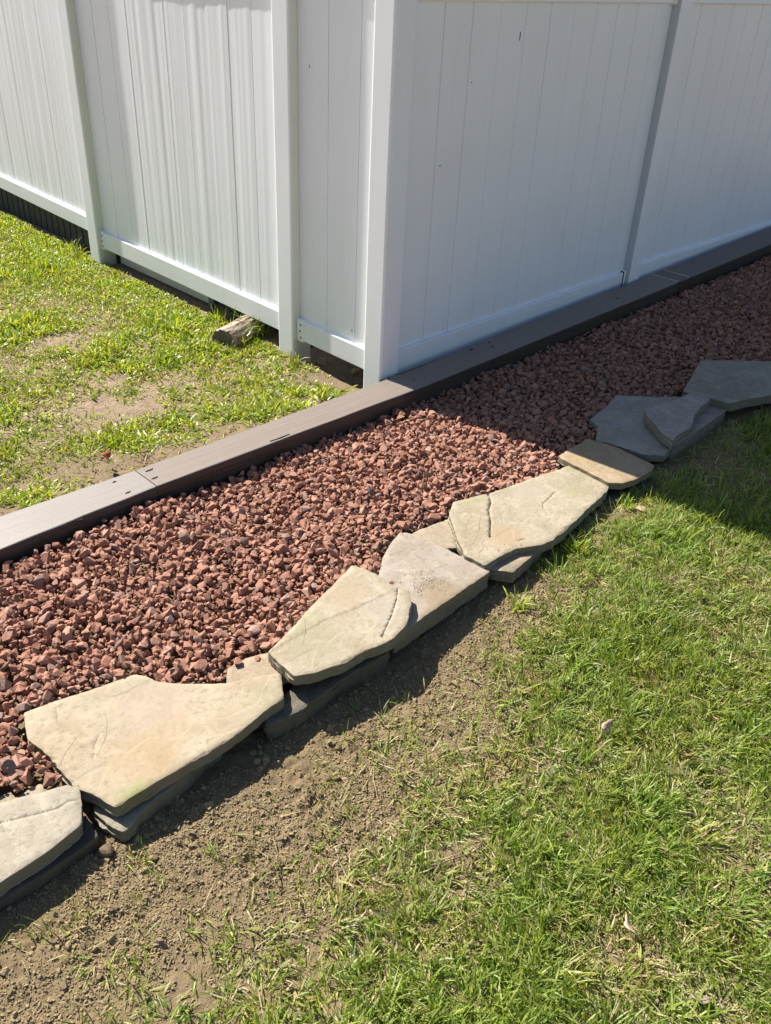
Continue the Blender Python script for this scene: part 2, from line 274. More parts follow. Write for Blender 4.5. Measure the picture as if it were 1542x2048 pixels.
def grass_dens(x, y):
    d = YB(x)+.11*fbm(x, y, 5, 3, 31)+.05*fbm(x, y, 15, 2, 35)-y
    k = sm(-.10, .24, d)**1.5*(1-.35*sm(-.05, .3, fbm(x, y, 12, 2, 36))*sm(.3, .1, d))
    k = k*(.68+.32*sm(-.35, .25, fbm(x, y, 5.5, 3, 33)))
    k = k*(1-.55*sm(.05, .35, x)*sm(-.25, .2, fbm(x, y, 6, 2, 38)))
    for (cx, cy, rx, ry, f) in ((.55, -1.22, .25, .10, .75), (-.2, -1.48, .10, .05, .5), (-.75, -1.50, .07, .04, .5), (-1.3, -1.63, .07, .045, .85), (-1.44, -1.73, .09, .06, .6), (.03, -1.17, .12, .05, .8), (-.4, -1.30, .12, .05, .45), (-1.25, -1.93, .06, .05, .5), (-1.5, -1.83, .09, .05, .45), (-1.72, -1.66, .10, .06, .6)):
        k = k*(1-f*np.exp(-(((x-cx)/rx)**2+((y-cy)/ry)**2)))
    return k
def axis(segs):
    out = []
    for a, b, s in segs: out.append(np.arange(a, b, s))
    out.append([segs[-1][1]]); return np.concatenate(out)
gx = axis([(-60, -8, 8), (-8, -3, .5), (-3, -2.25, .03), (-2.25, .45, .005), (.45, 2.6, .02), (2.6, 6, .1), (6, 60, 6)])
gy = axis([(-60, -8, 8), (-8, -3, .5), (-3, -2.3, .03), (-2.3, -1.0, .005), (-1.0, -.2, .04), (-.2, 1.5, .012), (1.5, 4.6, .03), (4.6, 9, .2), (9, 60, 6)])
X, Y = np.meshgrid(gx, gy); Z = ground_h(X, Y)
fine = sm(-2.3, -2.2, Y)*sm(.45, .3, X)*sm(-2.25, -2.2, X)*sm(-.98, -1.04, Y)
Z = Z+soil_bits(X, Y)*fine*(1-.6*grass_dens(X, Y))
yf = sm(-.1, 0, Y)*sm(1.7, 1.3, Y)*sm(-2.25, -2, X)*sm(.4, .2, X); Z = Z+.005*fbm(X, Y, 22, 3, 41)*yf
nx, ny = len(gx), len(gy); I = np.arange(nx*ny).reshape(ny, nx)
F = np.stack([I[:-1, :-1], I[:-1, 1:], I[1:, 1:], I[1:, :-1]], -1).reshape(-1, 4)
go = mesh_np('ground', np.stack([X, Y, Z], -1).reshape(-1, 3), F, SOIL, smooth=True)
tag(go, 'bare tan soil of the yard between the fence, the bed and the lawn', 'ground', kind='structure')

# ---------------------------------------------------------------- angular stone shapes
def hull_rock(n, seed, flat_=.7):
    r = random.Random(seed); bm = bmesh.new()
    for i in range(n):
        v = Vector((r.gauss(0, 1), r.gauss(0, 1), r.gauss(0, 1))).normalized()*r.uniform(.8, 1.05)
        bm.verts.new((v.x, v.y*.82, v.z*flat_))
    h = bmesh.ops.convex_hull(bm, input=bm.verts[:])
    bmesh.ops.delete(bm, geom=[e for e in h['geom_interior'] if isinstance(e, bmesh.types.BMVert)], context='VERTS')
    bmesh.ops.triangulate(bm, faces=bm.faces[:]); bm.normal_update(); bm.verts.index_update()
    V = np.array([v.co[:] for v in bm.verts]); Fc = np.array([[v.index for v in f.verts] for f in bm.faces]); bm.free()
    return V, Fc
ROCKS = [hull_rock(random.randint(9, 17), 100+i, random.uniform(.45, .85)) for i in range(56)]
def rot_mats(n, tilt):
    a = RNG.uniform(0, 2*np.pi, n); b = RNG.normal(0, tilt, n); c = RNG.normal(0, tilt, n)
    ca, sa, cb, sb, cc, sc_ = np.cos(a), np.sin(a), np.cos(b), np.sin(b), np.cos(c), np.sin(c)
    z = np.zeros(n); o = np.ones(n)
    Rz = np.stack([ca, -sa, z, sa, ca, z, z, z, o], -1).reshape(n, 3, 3); Rx = np.stack([o, z, z, z, cb, -sb, z, sb, cb], -1).reshape(n, 3, 3)
    Ry = np.stack([cc, z, sc_, z, o, z, -sc_, z, cc], -1).reshape(n, 3, 3); return Rx@Ry@Rz
def scatter_rocks(P, S, tilt=.6, shapes=ROCKS):
    n = len(P); R = rot_mats(n, tilt); which = RNG.integers(0, len(shapes), n); Vs = []; Fs = []; off = 0
    for k, (V, Fc) in enumerate(shapes):
        i = np.where(which == k)[0]
        if not len(i): continue
        W_ = np.einsum('nij,vj->nvi', R[i], V)*S[i][:, None, None]+P[i][:, None, :]
        Vs.append(W_.reshape(-1, 3)); Fs.append((Fc[None]+(off+np.arange(len(i))*len(V))[:, None, None]).reshape(-1, 3)); off += len(i)*len(V)
    return np.concatenate(Vs), np.concatenate(Fs)

# red crushed stone bed
allp = [v[1] for k, v in SLABS.items() if k not in ('S3b',)]
def jgrid(x0, x1, y0, y1, s, j=.45):
    a = np.arange(x0, x1, s); b = np.arange(y0, y1, s); A, B = np.meshgrid(a, b); A = A+((np.arange(len(b)) % 2)*s*.5)[:, None]
    return (A+RNG.uniform(-j, j, A.shape)*s).ravel(), (B+RNG.uniform(-j, j, A.shape)*s).ravel()
PP = []; SS = []
for lay, (sp, dz, s0) in enumerate(((.0188, 0.0, .0118), (.0205, -.010, .0122), (.040, .009, .0135), (.021, -.002, .0050))):
    x, y = jgrid(-2.7, 3.9, -1.06, -.13, sp)
    fr = np.interp(x, [-2.7, -1.85, -1.5, -1.3, -.9, -.5, 0, .3, .8, 1.1, 1.5, 2.5, 4], [-.92, -1.0, -.93, -.97, -.93, -.87, -.9, -.85, -.80, -.86, -1.05, -1.05, -1.05])
    bk = np.interp(x, [-2.7, -1.6, -1.1, .1, 2, 4], [-.235, -.208, -.178, -.152, -.183, -.19])
    ok = (y > fr) & (y < bk)
    for p in allp: ok &= ~inpoly(x, y, p)
    x, y = x[ok], y[ok]; s = s0*np.exp(RNG.normal(0, .42, len(x))); s = np.clip(s, .0035, .0215)
    s *= np.interp(x, [-1.7, -.3, 1.5, 3], [1.0, 1.0, .95, 1.1])
    dmin = np.full(len(x), 9.)
    for p in allp: dmin = np.minimum(dmin, segdist(x, y, p, True)[0])
    kp = (dmin > s*.75) | (RNG.uniform(0, 1, len(x)) < .12); x, y, s = x[kp], y[kp], s[kp]
    z = grav_h(x, y)+dz+RNG.normal(0, .0028, len(x))
    PP.append(np.stack([x, y, z], -1)); SS.append(s)
V, Fc = scatter_rocks(np.concatenate(PP), np.concatenate(SS), .65)
gr = mesh_np('gravel', V, Fc, GRAV); tag(gr, 'bed of angular red crushed stone between the timber edging and the flagstones', 'gravel', kind='stuff')
def one_rock(name, x, y, z, s, seed, mat, label, cat='stone', group=None, fl=.7, n=14):
    V, Fc = hull_rock(n, seed, fl); V = V*s
    rz = Matrix.Rotation(seed*1.7, 3, 'Z'); V = np.array([(rz@Vector(v))[:] for v in V]); V[:, 2] -= V[:, 2].min()
    o = mesh_np(name, V+np.array([x, y, z]), Fc, mat, origin=(x, y, z)); return tag(o, label, cat, group)

# ---------------------------------------------------------------- flagstones
def slab(name, key, label, mat, th, tilt=(0, 0), rough=.0022, cracks=(), ridge=None, seed=0, cat='flagstone', group='flagstones edging the gravel bed', relief=.0012, flare=.0):
    z, pts = SLABS[key]; P0 = np.array(pts)
    ar = np.sum(P0[:, 0]*np.roll(P0[:, 1], -1)-np.roll(P0[:, 0], -1)*P0[:, 1])
    if ar < 0: P0 = P0[::-1]
    n0 = len(P0); out = []; 
    for i in range(n0):                                            # densify
        a, b = P0[i], P0[(i+1) % n0]; k = max(1, int(np.hypot(*(b-a))/.007))
        for j in range(k): out.append(a+(b-a)*j/k)
    O = np.array(out); N = len(O)
    for _ in range(1): O = O*.6+.2*(np.roll(O, 1, 0)+np.roll(O, -1, 0))
    T = np.roll(O, -1, 0)-np.roll(O, 1, 0); T /= np.linalg.norm(T, axis=1)[:, None]+1e-9; Nn = np.stack([T[:, 1], -T[:, 0]], -1)
    sarc = np.cumsum(np.hypot(*(O-np.roll(O, 1, 0)).T))
    def nz(f, s): return fbm(sarc, sarc*0+s*3.7, f, 4, seed*13+s)
    O = O+Nn*(rough*nz(22, 1)+.0016*nz(90, 2))[:, None]
    c = O.mean(0)
    def ztop(x, y):
        h = z+tilt[0]*(x-c[0])+tilt[1]*(y-c[1])+relief*fbm(x, y, 7, 4, seed+50)+relief*.4*fbm(x, y, 40, 3, seed+60)
        if ridge is not None:
            L, hh = ridge; d, sg = segdist(x, y, LINES[L]); h = h+hh*sm(-.0012, .0012, d*sg)*np.clip(.6+.8*fbm(x, y, 6, 2, 9), .2, 1.2)
        for L, w, dp in cracks:
            d, sg = segdist(x, y, LINES[L]); h = h-dp*np.clip(1-d/w, 0, 1)
        return h
    chip = np.clip(nz(11, 91)*1.6-.15, 0, 1)*np.clip(.6+nz(60, 92), .1, 1.4)+.25*np.clip(nz(45, 93)-.25, 0, 1)
    pts2 = [Vector(p) for p in O-Nn*(.0008+.0115*chip)[:, None]]
    gxx, gyy = jgrid(O[:, 0].min(), O[:, 0].max(), O[:, 1].min(), O[:, 1].max(), .009, .3)
    d, _ = segdist(gxx, gyy, O, True); ok = inpoly(gxx, gyy, O) & (d > .013)
    ex = [Vector((a, b)) for a, b in zip(gxx[ok], gyy[ok])]
    offs = [(L, (0, w, -w)) for L, w, dp in cracks]+([(ridge[0], (.0012, -.0012))] if ridge else [])
    for L, ds in offs:
        q = np.array(LINES[L]); dd = []
        for i in range(len(q)-1):
            k = max(2, int(np.hypot(*(q[i+1]-q[i]))/.006))
            for j in range(k): dd.append(q[i]+(q[i+1]-q[i])*j/k)
        dd = np.array(dd); t = np.gradient(dd, axis=0); t /= np.linalg.norm(t, axis=1)[:, None]+1e-9; nn = np.stack([-t[:, 1], t[:, 0]], -1)
        for s_ in ds:
            r = dd+nn*s_; di, _ = segdist(r[:, 0], r[:, 1], O, True); m = inpoly(r[:, 0], r[:, 1], O) & (di > .004)
            ex += [Vector(p) for p in r[m]]
    res = geometry.delaunay_2d_cdt(pts2+ex, [(i, (i+1) % N) for i in range(N)], [list(range(N))], 1, 1e-6)
    v2, fs, orig = res[0], res[2], res[3]
    v2 = np.array([p[:] for p in v2]); Vt = np.column_stack([v2, ztop(v2[:, 0], v2[:, 1])])
    ring = [None]*N
    for i, og in enumerate(orig):
        for q in og:
            if q < N: ring[q] = i
    V = [Vt]; Fl = [list(f) for f in fs]; base = len(Vt); rings = [ring]
    zt = ztop(O[:, 0], O[:, 1])
    rr_ = random.Random(seed*7+1); cutz = [0.0]                       # split layers of unequal thickness, each set in or out a little
    while cutz[-1] < th: cutz.append(cutz[-1]+rr_.uniform(.009, .022))
    cutz[-1] = th; prev = None; levels = []
    for k in range(len(cutz)-1):
        off = .0030*nz(16, 40+k)+.0022*nz(60, 60+k)+.005*max(0, rough-.0035)/.003*nz(9, 140+k)+rr_.uniform(-.0022, .0014)+flare*k/len(cutz)
        if k == 0: off = .0005*nz(60, 3)
        for q, tz in ((0, cutz[k]+.0006), (1, cutz[k+1]-.0006)):
            dz = tz+.0012*nz(26, 80+k+q)*(k+q > 0); dz = dz*np.ones(N)
            if k == 0 and q == 0: dz = .0006+.0065*chip
            if k == 0 and q == 1: dz = np.maximum(dz, .0012+.0068*chip)
            levels.append((off+.0009*nz(90, 11*k+q)*(k+q > 0), np.maximum(dz, .0010+.0070*chip+.0001*k) if k else dz))
    for off, dz in levels:
        Q = O+Nn*(off*np.ones(N))[:, None]
        V.append(np.column_stack([Q, zt-dz])); rings.append(list(range(base, base+N))); base += N
    for a, b in zip(rings[:-1], rings[1:]):
        for i in range(N):
            j = (i+1) % N
            if a[i] is None or a[j] is None: continue
            Fl.append([a[j], a[i], b[i], b[j]])
    Fl.append(list(reversed(rings[-1])))
    org = (c[0], c[1], z-th)
    o = mesh_np(name, np.concatenate(V), Fl, mat, origin=org)
    me = o.data; sf = np.zeros(len(me.polygons), bool); sf[:len(fs)] = True; me.polygons.foreach_set('use_smooth', sf)
    bm = bmesh.new(); bm.from_mesh(me); bmesh.ops.recalc_face_normals(bm, faces=bm.faces[:]); bm.to_mesh(me); bm.free()
    return tag(o, label, cat, group)
TAN0, TAN2 = (.42, .35, .24), (.35, .285, .19); GRY1, GRY2 = (.36, .325, .26), (.29, .255, .195)
OCH = (.42, .30, .16); MOSS = (.29, .305, .12); SAND = (.30, .225, .14); DK1, DK2 = (.15, .16, .155), (.115, .12, .115)
def loc(key, x, y):
    p = np.array(SLABS[key][1]); 
    c = p.mean(0); return x-c[0], y-c[1]
def cen(key): return np.array(SLABS[key][1]).mean(0)
def blot(key, lst):
    c = cen(key); return [(x-c[0], y-c[1], r, cc, k) for x, y, r, cc, k in lst]
slab('flagstone_slab', 'S1', 'pale grey-tan slab nearest the camera, cut off by the left frame edge', mat_stone('stone_grey_tan', (.43, .38, .295), (.37, .325, .24), blot('S1', [(-2.0, -1.09, .09, MOSS, .25), (-1.93, -.99, .05, (.45, .42, .36), .5)]), .0016), .036, (0, 0), cracks=[('S1crack', .0018, .0028)], seed=1)
slab('flagstone_slab', 'S1b', 'small tan slab peeking out under the leftmost flagstone, loose gravel on it', mat_stone('stone_tan_small', (.40, .33, .23), (.33, .27, .18), (), .0016), .030, seed=2)
slab('flagstone_slab', 'S2', 'largest cream-coloured slab with an ochre stain and a pointed front corner', mat_stone('stone_cream', (.47, .395, .275), (.41, .335, .225), blot('S2', [(-1.69, -1.03, .10, OCH, .55), (-1.60, -1.0, .06, OCH, .35), (-1.765, -1.105, .046, MOSS, .75), (-1.735, -1.09, .030, MOSS, .35), (-1.6, -.9, .12, (.44, .35, .27), .5), (-1.48, -1.06, .06, (.38, .31, .21), .5), (-1.40, -1.06, .06, (.34, .32, .18), .35)]), .0013), .030, (0, 0), cracks=[('S2crack', .0012, .0012), ('S2c2', .0010, .0010)], seed=3, rough=.003)
slab('flagstone_slab', 'S2b', 'small tan slab wedged between the large cream slab and the tilted slab, gravel chips on it', mat_stone('stone_tan_wedge', (.43, .34, .235), (.36, .28, .185), (), .0015), .030, seed=4)
slab('flagstone_slab', 'S3', 'tilted greenish-tan slab lying on top of its neighbours with a ridge along it', mat_stone('stone_green_tan', (.46, .395, .285), (.40, .335, .225), blot('S3', [(-1.2, -1.05, .1, (.33, .31, .19), .5), (-1.02, -.93, .08, (.42, .33, .22), .6), (-.97, -1.06, .08, (.40, .36, .29), .5), (-1.15, -.95, .08, (.36, .34, .2), .4)]), .0018), .030, (-.008, .02), cracks=[('S3crack', .0014, .006)], ridge=('S3ridge', .0022), seed=5, rough=.0026)
slab('flagstone_slab', 'S3b', 'tan ledge slab under the back edge of the tilted slab beside the gravel', mat_stone('stone_tan_ledge', (.40, .33, .235), (.34, .28, .2), (), .0016), .03, seed=6)
slab('flagstone_slab', 'S4', 'thick pinkish-grey slab with soil crumbs on top, middle of the edging', mat_stone('stone_pink_grey', (.42, .365, .295), (.36, .305, .235), blot('S4', [(-.78, -1.03, .085, SAND, .85), (-.90, -1.0, .05, SAND, .5), (-.86, -1.08, .06, (.37, .28, .17), .6), (-.66, -1.07, .05, (.38, .29, .18), .5)]), .0018), .062, (0, 0), seed=7, flare=-.004)
slab('flagstone_slab', 'S4b', 'tan slab set low behind the thick pinkish slab, a dark gap on its right', mat_stone('stone_tan_back', (.42, .345, .25), (.36, .295, .205), (), .0014), .045, seed=8)
slab('flagstone_slab', 'S5', 'long greenish-grey slab split by a dark crack near its left end', mat_stone('stone_moss_grey', (.45, .39, .28), (.38, .325, .22), blot('S5', [(.0, -.905, .06, MOSS, .7), (-.1, -.88, .04, MOSS, .5), (-.25, -.93, .09, (.43, .37, .28), .7), (-.5, -1.05, .08, (.42, .31, .19), .8), (-.42, -.83, .07, (.32, .31, .17), .6), (.02, -.99, .06, (.34, .33, .17), .5), (-.12, -1.03, .06, (.35, .34, .19), .4), (-.28, -.85, .06, MOSS, .35)]), .002), .030, (0, 0), cracks=[('S5crack', .0030, .012), ('S5c2', .0014, .0025), ('S5c3', .0014, .0025)], seed=9, rough=.003)
slab('flagstone_slab', 'S5b', 'broken lower lip of stone under the front of the cracked slab', mat_stone('stone_lip', (.42, .33, .22), (.30, .26, .19), (), .003), .035, seed=10, rough=.004, relief=.003)
slab('flagstone_slab', 'S6', 'golden tan slab crossed by the shadow edge of the fence', mat_stone('stone_gold', (.43, .33, .20), (.37, .285, .175), blot('S6', [(.08, -.9, .06, (.44, .30, .14), .5), (.16, -1.05, .06, (.40, .34, .24), .5)]), .0014), .024, (0, 0), seed=11)
slab('flagstone_slab', 'S7', 'blue-grey slab with fine white scratches in the fence shadow', mat_stone('stone_blue_grey', (.42, .40, .33), (.34, .325, .265), blot('S7', [(.42, -.85, .08, (.44, .46, .40), .6)]), .0016), .028, (0, 0), seed=12)
slab('flagstone_slab', 'S7c', 'thick dark grey block under the smaller angular slab', mat_stone('stone_dark_block', (.38, .34, .295), (.30, .265, .225), (), .002), .075, (0, 0), seed=13)
slab('flagstone_slab', 'S8', 'small angular dark slab lying highest, on top of the blue-grey slab', mat_stone('stone_dark_top', (.46, .41, .355), (.36, .32, .27), (), .0028), .036, (0, 0), seed=14, rough=.004, relief=.002)
slab('flagstone_slab', 'S9', 'wide dark green-grey slab at the right frame edge', mat_stone('stone_green_dark', (.38, .35, .275), (.30, .275, .21), (), .0018), .036, (0, 0), cracks=[('S9c', .002, .004)], seed=15)
slab('support_stone', 'B1', 'shadowed support stone under the leftmost flagstone', mat_stone('stone_sup_a', (.11, .10, .08), (.08, .075, .06), (), .002), .05, seed=16, group='support stones under the flagstones')  # stone colour darkened to carry the shade under the slab
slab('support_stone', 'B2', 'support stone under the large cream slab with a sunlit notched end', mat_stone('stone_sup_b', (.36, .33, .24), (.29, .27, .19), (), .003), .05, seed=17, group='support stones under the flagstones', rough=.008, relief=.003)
slab('support_stone', 'B3', 'support stone under the tilted slab with one sunlit corner', mat_stone('stone_sup_c', (.20, .175, .13), (.13, .115, .085), (), .004), .05, seed=18, group='support stones under the flagstones', rough=.009, relief=.004)  # shade beneath the tilted slab put into this darker colour
slab('support_stone', 'B6', 'dark support stone under the golden slab', mat_stone('stone_sup_d', (.11, .10, .08), (.08, .075, .06), (), .002), .045, rough=.006, seed=19, group='support stones under the flagstones')  # dark colour holds the shade below the golden slab

# loose stones lying on the slabs and the soil
one_rock('gravel_chip', -.9014, -.9812, .1125, .0078, 3, GRAV, 'single dark red chip lying on the seam of the tilted slab', 'stone chip')
one_rock('gravel_chip', -1.367, -.935, .0775, .0150, 6, GRAV, 'rounded red chip on the wedged tan slab at the gravel edge', 'stone chip')
one_rock('gravel_chip', -1.322, -.952, .0775, .0105, 8, GRAV, 'slim red chip pointing right on the wedged tan slab', 'stone chip', fl=.4)
one_rock('gravel_chip', -1.236, -.926, .0765, .0085, 12, GRAV, 'small red chip behind the left tip of the tilted slab', 'stone chip')
one_rock('gravel_chip', -1.905, -.930, .0575, .0120, 15, GRAV, 'red chip on the small slab at the left frame edge', 'stone chip')
one_rock('gravel_chip', -1.885, -.925, .0575, .0095, 19, GRAV, 'pale flat red chip beside the leftmost flagstone', 'stone chip', fl=.5)
one_rock('stone', -1.863, -1.380, ground_h(-1.863, -1.38)-.002, .0125, 22, flat('purple_brown_stone', (.19, .125, .105)), 'purple-brown cube-like stone alone on the bare soil', 'stone', fl=.95)
one_rock('pebble', .031, -1.174, ground_h(.031, -1.174)-.002, .019, 25, flat('tan_pebble', (.40, .31, .2)), 'tan pebble at the grass edge in front of the golden slab', 'pebble')
one_rock('soil_clod', -1.838, -1.150, ground_h(-1.84, -1.14)-.004, .017, 29, flat('clod', (.17, .125, .08), .95, 200, .4, .004), 'round soil clod leaning against the support stone at left', 'soil clod', fl=.9, n=40)
one_rock('rubble_stone', .13, .50, ground_h(.13, .5), .03, 31, flat('tan_rubble', (.33, .26, .18)), 'brown rubble stone under the short fence panel, left one', 'stone')
one_rock('rubble_stone', .17, .33, ground_h(.17, .33), .028, 37, flat('tan_rubble_pale', (.42, .33, .2)), 'tan rubble stone under the short fence panel beside the corner post', 'stone')

# ---------------------------------------------------------------- timbers
def timber(name, x0, x1, ybk, yfr, label, mat=None, z0=None, group='timbers edging the gravel bed'):
    """squared timber from x0 to x1; back / front edge given at both ends"""
    n = max(2, int((x1-x0)/.04)); xs = np.linspace(x0, x1, n+1); b = .004
    rows = []
    for x in xs:
        t = (x-x0)/(x1-x0); yb = ybk[0]+(ybk[1]-ybk[0])*t; yf = yfr[0]+(yfr[1]-yfr[0])*t; zt = float(TZ(x)) if z0 is None else z0
        w = .0013*fbm(np.array([x]), np.array([1.0]), 6, 3, 71)[0]; w2 = .0016*fbm(np.array([x]), np.array([4.0]), 9, 3, 72)[0]
        rows.append([(x, yb, zt-.14), (x, yb, zt-b), (x, yb-b*.35, zt-b*.35), (x, yb-b, zt+w*.4), (x, (yb+yf)/2, zt+.0008+w*.3), (x, yf+b+w2, zt+w*.4), (x, yf+b*.35+w2, zt-b*.35), (x, yf+w2, zt-b), (x, yf+w2*.5, zt-.07), (x, yf, zt-.14)])
    V = np.array(rows).reshape(-1, 3); k = len(rows[0]); F_ = []
    for i in range(n):
        for j in range(k):
            a, c = i*k+j, i*k+(j+1) % k; F_.append([a, c, c+k, a+k])
    F_.append(list(range(k))[::-1]); F_.append([n*k+i for i in range(k)])
    org = ((x0+x1)/2, (ybk[0]+yfr[0])/2, 0)
    o = mesh_np(name, V, F_, mat or TIMB, origin=org, smooth=True)
    bm = bmesh.new(); bm.from_mesh(o.data); bmesh.ops.recalc_face_normals(bm, faces=bm.faces[:]); bm.to_mesh(o.data); bm.free()
    o.data.set_sharp_from_angle(angle=math.radians(14))
    return tag(o, label, 'timber', group)
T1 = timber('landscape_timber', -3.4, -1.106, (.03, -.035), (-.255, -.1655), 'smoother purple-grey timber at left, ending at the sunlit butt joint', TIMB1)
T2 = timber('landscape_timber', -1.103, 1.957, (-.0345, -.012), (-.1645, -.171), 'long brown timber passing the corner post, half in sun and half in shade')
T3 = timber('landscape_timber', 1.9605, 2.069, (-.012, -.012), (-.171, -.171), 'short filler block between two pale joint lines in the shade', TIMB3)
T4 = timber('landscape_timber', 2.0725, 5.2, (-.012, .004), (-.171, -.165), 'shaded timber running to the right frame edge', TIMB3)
for x, par in ((1.95875, T2), (2.07075, T4)):
    mb = MB(); zt = float(TZ(x)); o = par.location
    mb.box(x-.0026-o.x, x+.0026-o.x, -.1655-o.y, -.0125-o.y, zt-.02, zt+.0015); mb.build('joint_strip', PALEW, par)
def gouge(par, x, y, L, w, ang, seed):
    """splintered hole: a thin dark ragged sliver let into the timber top"""
    r = random.Random(seed); z = float(TZ(x))+.0021; n = 9; up = []; dn = []
    for i in range(n):
        t = i/(n-1); s = math.sin(math.pi*t)**.7*w*r.uniform(.45, 1.1); m = r.uniform(-.25, .25)*w
        up.append((L*(t-.5), m+s/2)); dn.append((L*(t-.5), m-s/2-1e-4))
    P_ = up+dn[::-1]; c, s_ = math.cos(ang), math.sin(ang); o = par.location
    T = [(x+a*c-b*s_-o.x, y+a*s_+b*c-o.y, z) for a, b in P_]; Bt = [(a, b, q-.004) for a, b, q in T]
    k = len(T); F_ = [list(range(k)), [k+i for i in range(k)][::-1]]+[[i, k+i, k+(i+1) % k, (i+1) % k] for i in range(k)]
    mesh_np('splinter_hole', np.array(T+Bt), F_, HOLE, parent=par)
for par, x, y, L, w, a, s in ((T2, -1.07, -.0655, .030, .007, .08, 1), (T2, -1.083, -.118, .024, .006, .05, 2), (T1, -1.189, -.06, .013, .006, .1, 3), (T1, -1.19, -.142, .020, .005, .1, 4), (T1, -1.37, -.190, .022, .006, -.1, 5),
                             (T2, -.0155, -.020, .014, .008, .1, 6), (T2, .022, -.024, .018, .006, .4, 7), (T2, .07, -.018, .010, .006, .4, 8), (T2, .088, -.095, .012, .005, .5, 9), (T2, .484, -.05, .022, .008, .2, 10), (T2, .577, -.088, .022, .007, .2, 11), (T2, .60, -.05, .014, .007, .2, 12),
                             (T2, -.62, -.1525, .085, .005, .0, 13), (T2, 1.5, -.1, .02, .006, .2, 17), (T4, 2.3, -.05, .02, .006, .2, 18)):
    gouge(par, x, y, L, w, a, s)

# ---------------------------------------------------------------- vinyl fence
PW = .1016; H = 1.86
class Run:
    """frame of one fence run: u along the run, d depth behind the visible face"""
    def __init__(s, kind): s.k = kind
    def pt(s, u, d, z): return (d, u, z) if s.k == 'L' else (u, d, z)
def post(run, u0, parent, zb, seed, lean=0):
    r = .0085; P_ = []
    for cx, cy, a0 in ((PW-r, PW-r, 0), (r, PW-r, 90), (r, r, 180), (PW-r, r, 270)):
        e0, e1 = math.radians(a0), math.radians(a0+90)
        P_.append((cx+r*math.cos(e0)-.002*-math.sin(e0)*1, cy+r*math.sin(e0)-.002*math.cos(e0)))
        for k in range(6):
            a = math.radians(a0+18*k); P_.append((cx+r*math.cos(a), cy+r*math.sin(a)))
        P_.append((cx+r*math.cos(e1)-.002*math.sin(e1), cy+r*math.sin(e1)+.002*math.cos(e1)))
    zs = np.linspace(zb, H, 14); V = []; n = len(P_)
    for z in zs:
        for x, y in P_:
            w = .0006*math.sin(z*5+seed); V.append(run.pt(u0+x+w, y, z) if run.k == 'R' else (x+w, u0+y, z))
    F_ = [[i*n+j, i*n+(j+1) % n, (i+1)*n+(j+1) % n, (i+1)*n+j] for i in range(len(zs)-1) for j in range(n)]
    F_.append([(len(zs)-1)*n+j for j in range(n)])
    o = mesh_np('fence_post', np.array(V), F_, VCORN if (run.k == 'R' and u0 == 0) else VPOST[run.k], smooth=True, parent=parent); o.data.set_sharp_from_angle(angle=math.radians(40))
    mb = MB(); e = .006; a, b = run.pt(u0-e, -e, 0), run.pt(u0+PW+e, PW+e, 0)
    mb.box(min(a[0], b[0]), max(a[0], b[0]), min(a[1], b[1]), max(a[1], b[1]), H+.001, H+.03, .004); mb.build('post_cap', VINYL, o)
    return o
def panel(run, u0, u1, grooves, parent, z0, z1, seed, amp, deep=()):
    """tongue-and-groove boards as one slightly wavy sheet with V grooves"""
    r = np.random.default_rng(seed); D = .042; us = [(u0, 0.)]
    gs = [g for g in grooves if u0+.01 < g < u1-.01]; edge = [u0]+gs+[u1]; prof = []
    for i in range(len(edge)-1):
        a, b = edge[i], edge[i+1]; wl = .0016 if i else 0; wr = .0016
        fw = r.choice([.0014, .0021, .0032], p=[.4, .35, .25])
        if i-1 in deep: fw = .0045
        aa = a+(fw if i else .0); bb = b-(fw if i < len(edge)-2 else .0)
        if i: prof.append((a, .0065 if i-1 not in deep else .011, -1)); 
        for t in np.linspace(0, 1, 22): prof.append((aa+(bb-aa)*t, 0., i))
    us = np.array([p[0] for p in prof]); dep = np.array([p[1] for p in prof]); pid = np.array([p[2] for p in prof])
    zs = np.linspace(z0, z1, 40); V = []
    off = r.normal(0, .0004, len(edge)); tl = r.normal(0, .004, len(edge))
    for z in zs:
        w = amp*(1.0*fbm(us, np.full_like(us, z*.012), 26, 2, seed)+.45*fbm(us, np.full_like(us, z*.006), 60, 2, seed+5))+amp*1.2*fbm(us, np.full_like(us, z*.2), 3, 2, seed+9)
        mid = np.array([(edge[p]+edge[p+1])/2 if p >= 0 else 0 for p in pid]); extra = np.where(pid >= 0, off[pid]+tl[pid]*(us-mid), 0)
        d = D+dep+w+extra
        for u, q in zip(us, d): V.append(run.pt(u, q, z))
    m = len(us); base = len(V)
    for z in (zs[0], zs[-1]):
        for u in us: V.append(run.pt(u, D+.024, z))
    n = len(zs); F_ = [[i*m+j, i*m+j+1, (i+1)*m+j+1, (i+1)*m+j] for i in range(n-1) for j in range(m-1)]
    for j in range(m-1):
        F_.append([base+j, base+m+j, base+m+j+1, base+j+1]); F_.append([j, base+j, base+j+1, j+1]); F_.append([(n-1)*m+j, (n-1)*m+j+1, base+m+j+1, base+m+j])
    o = mesh_np('board_panel', np.array(V), F_, VINYL, smooth=True, parent=parent); 
    bm = bmesh.new(); bm.from_mesh(o.data); bmesh.ops.recalc_face_normals(bm, faces=bm.faces[:]); bm.to_mesh(o.data); bm.free()
    o.data.set_sharp_from_angle(angle=math.radians(25)); return o
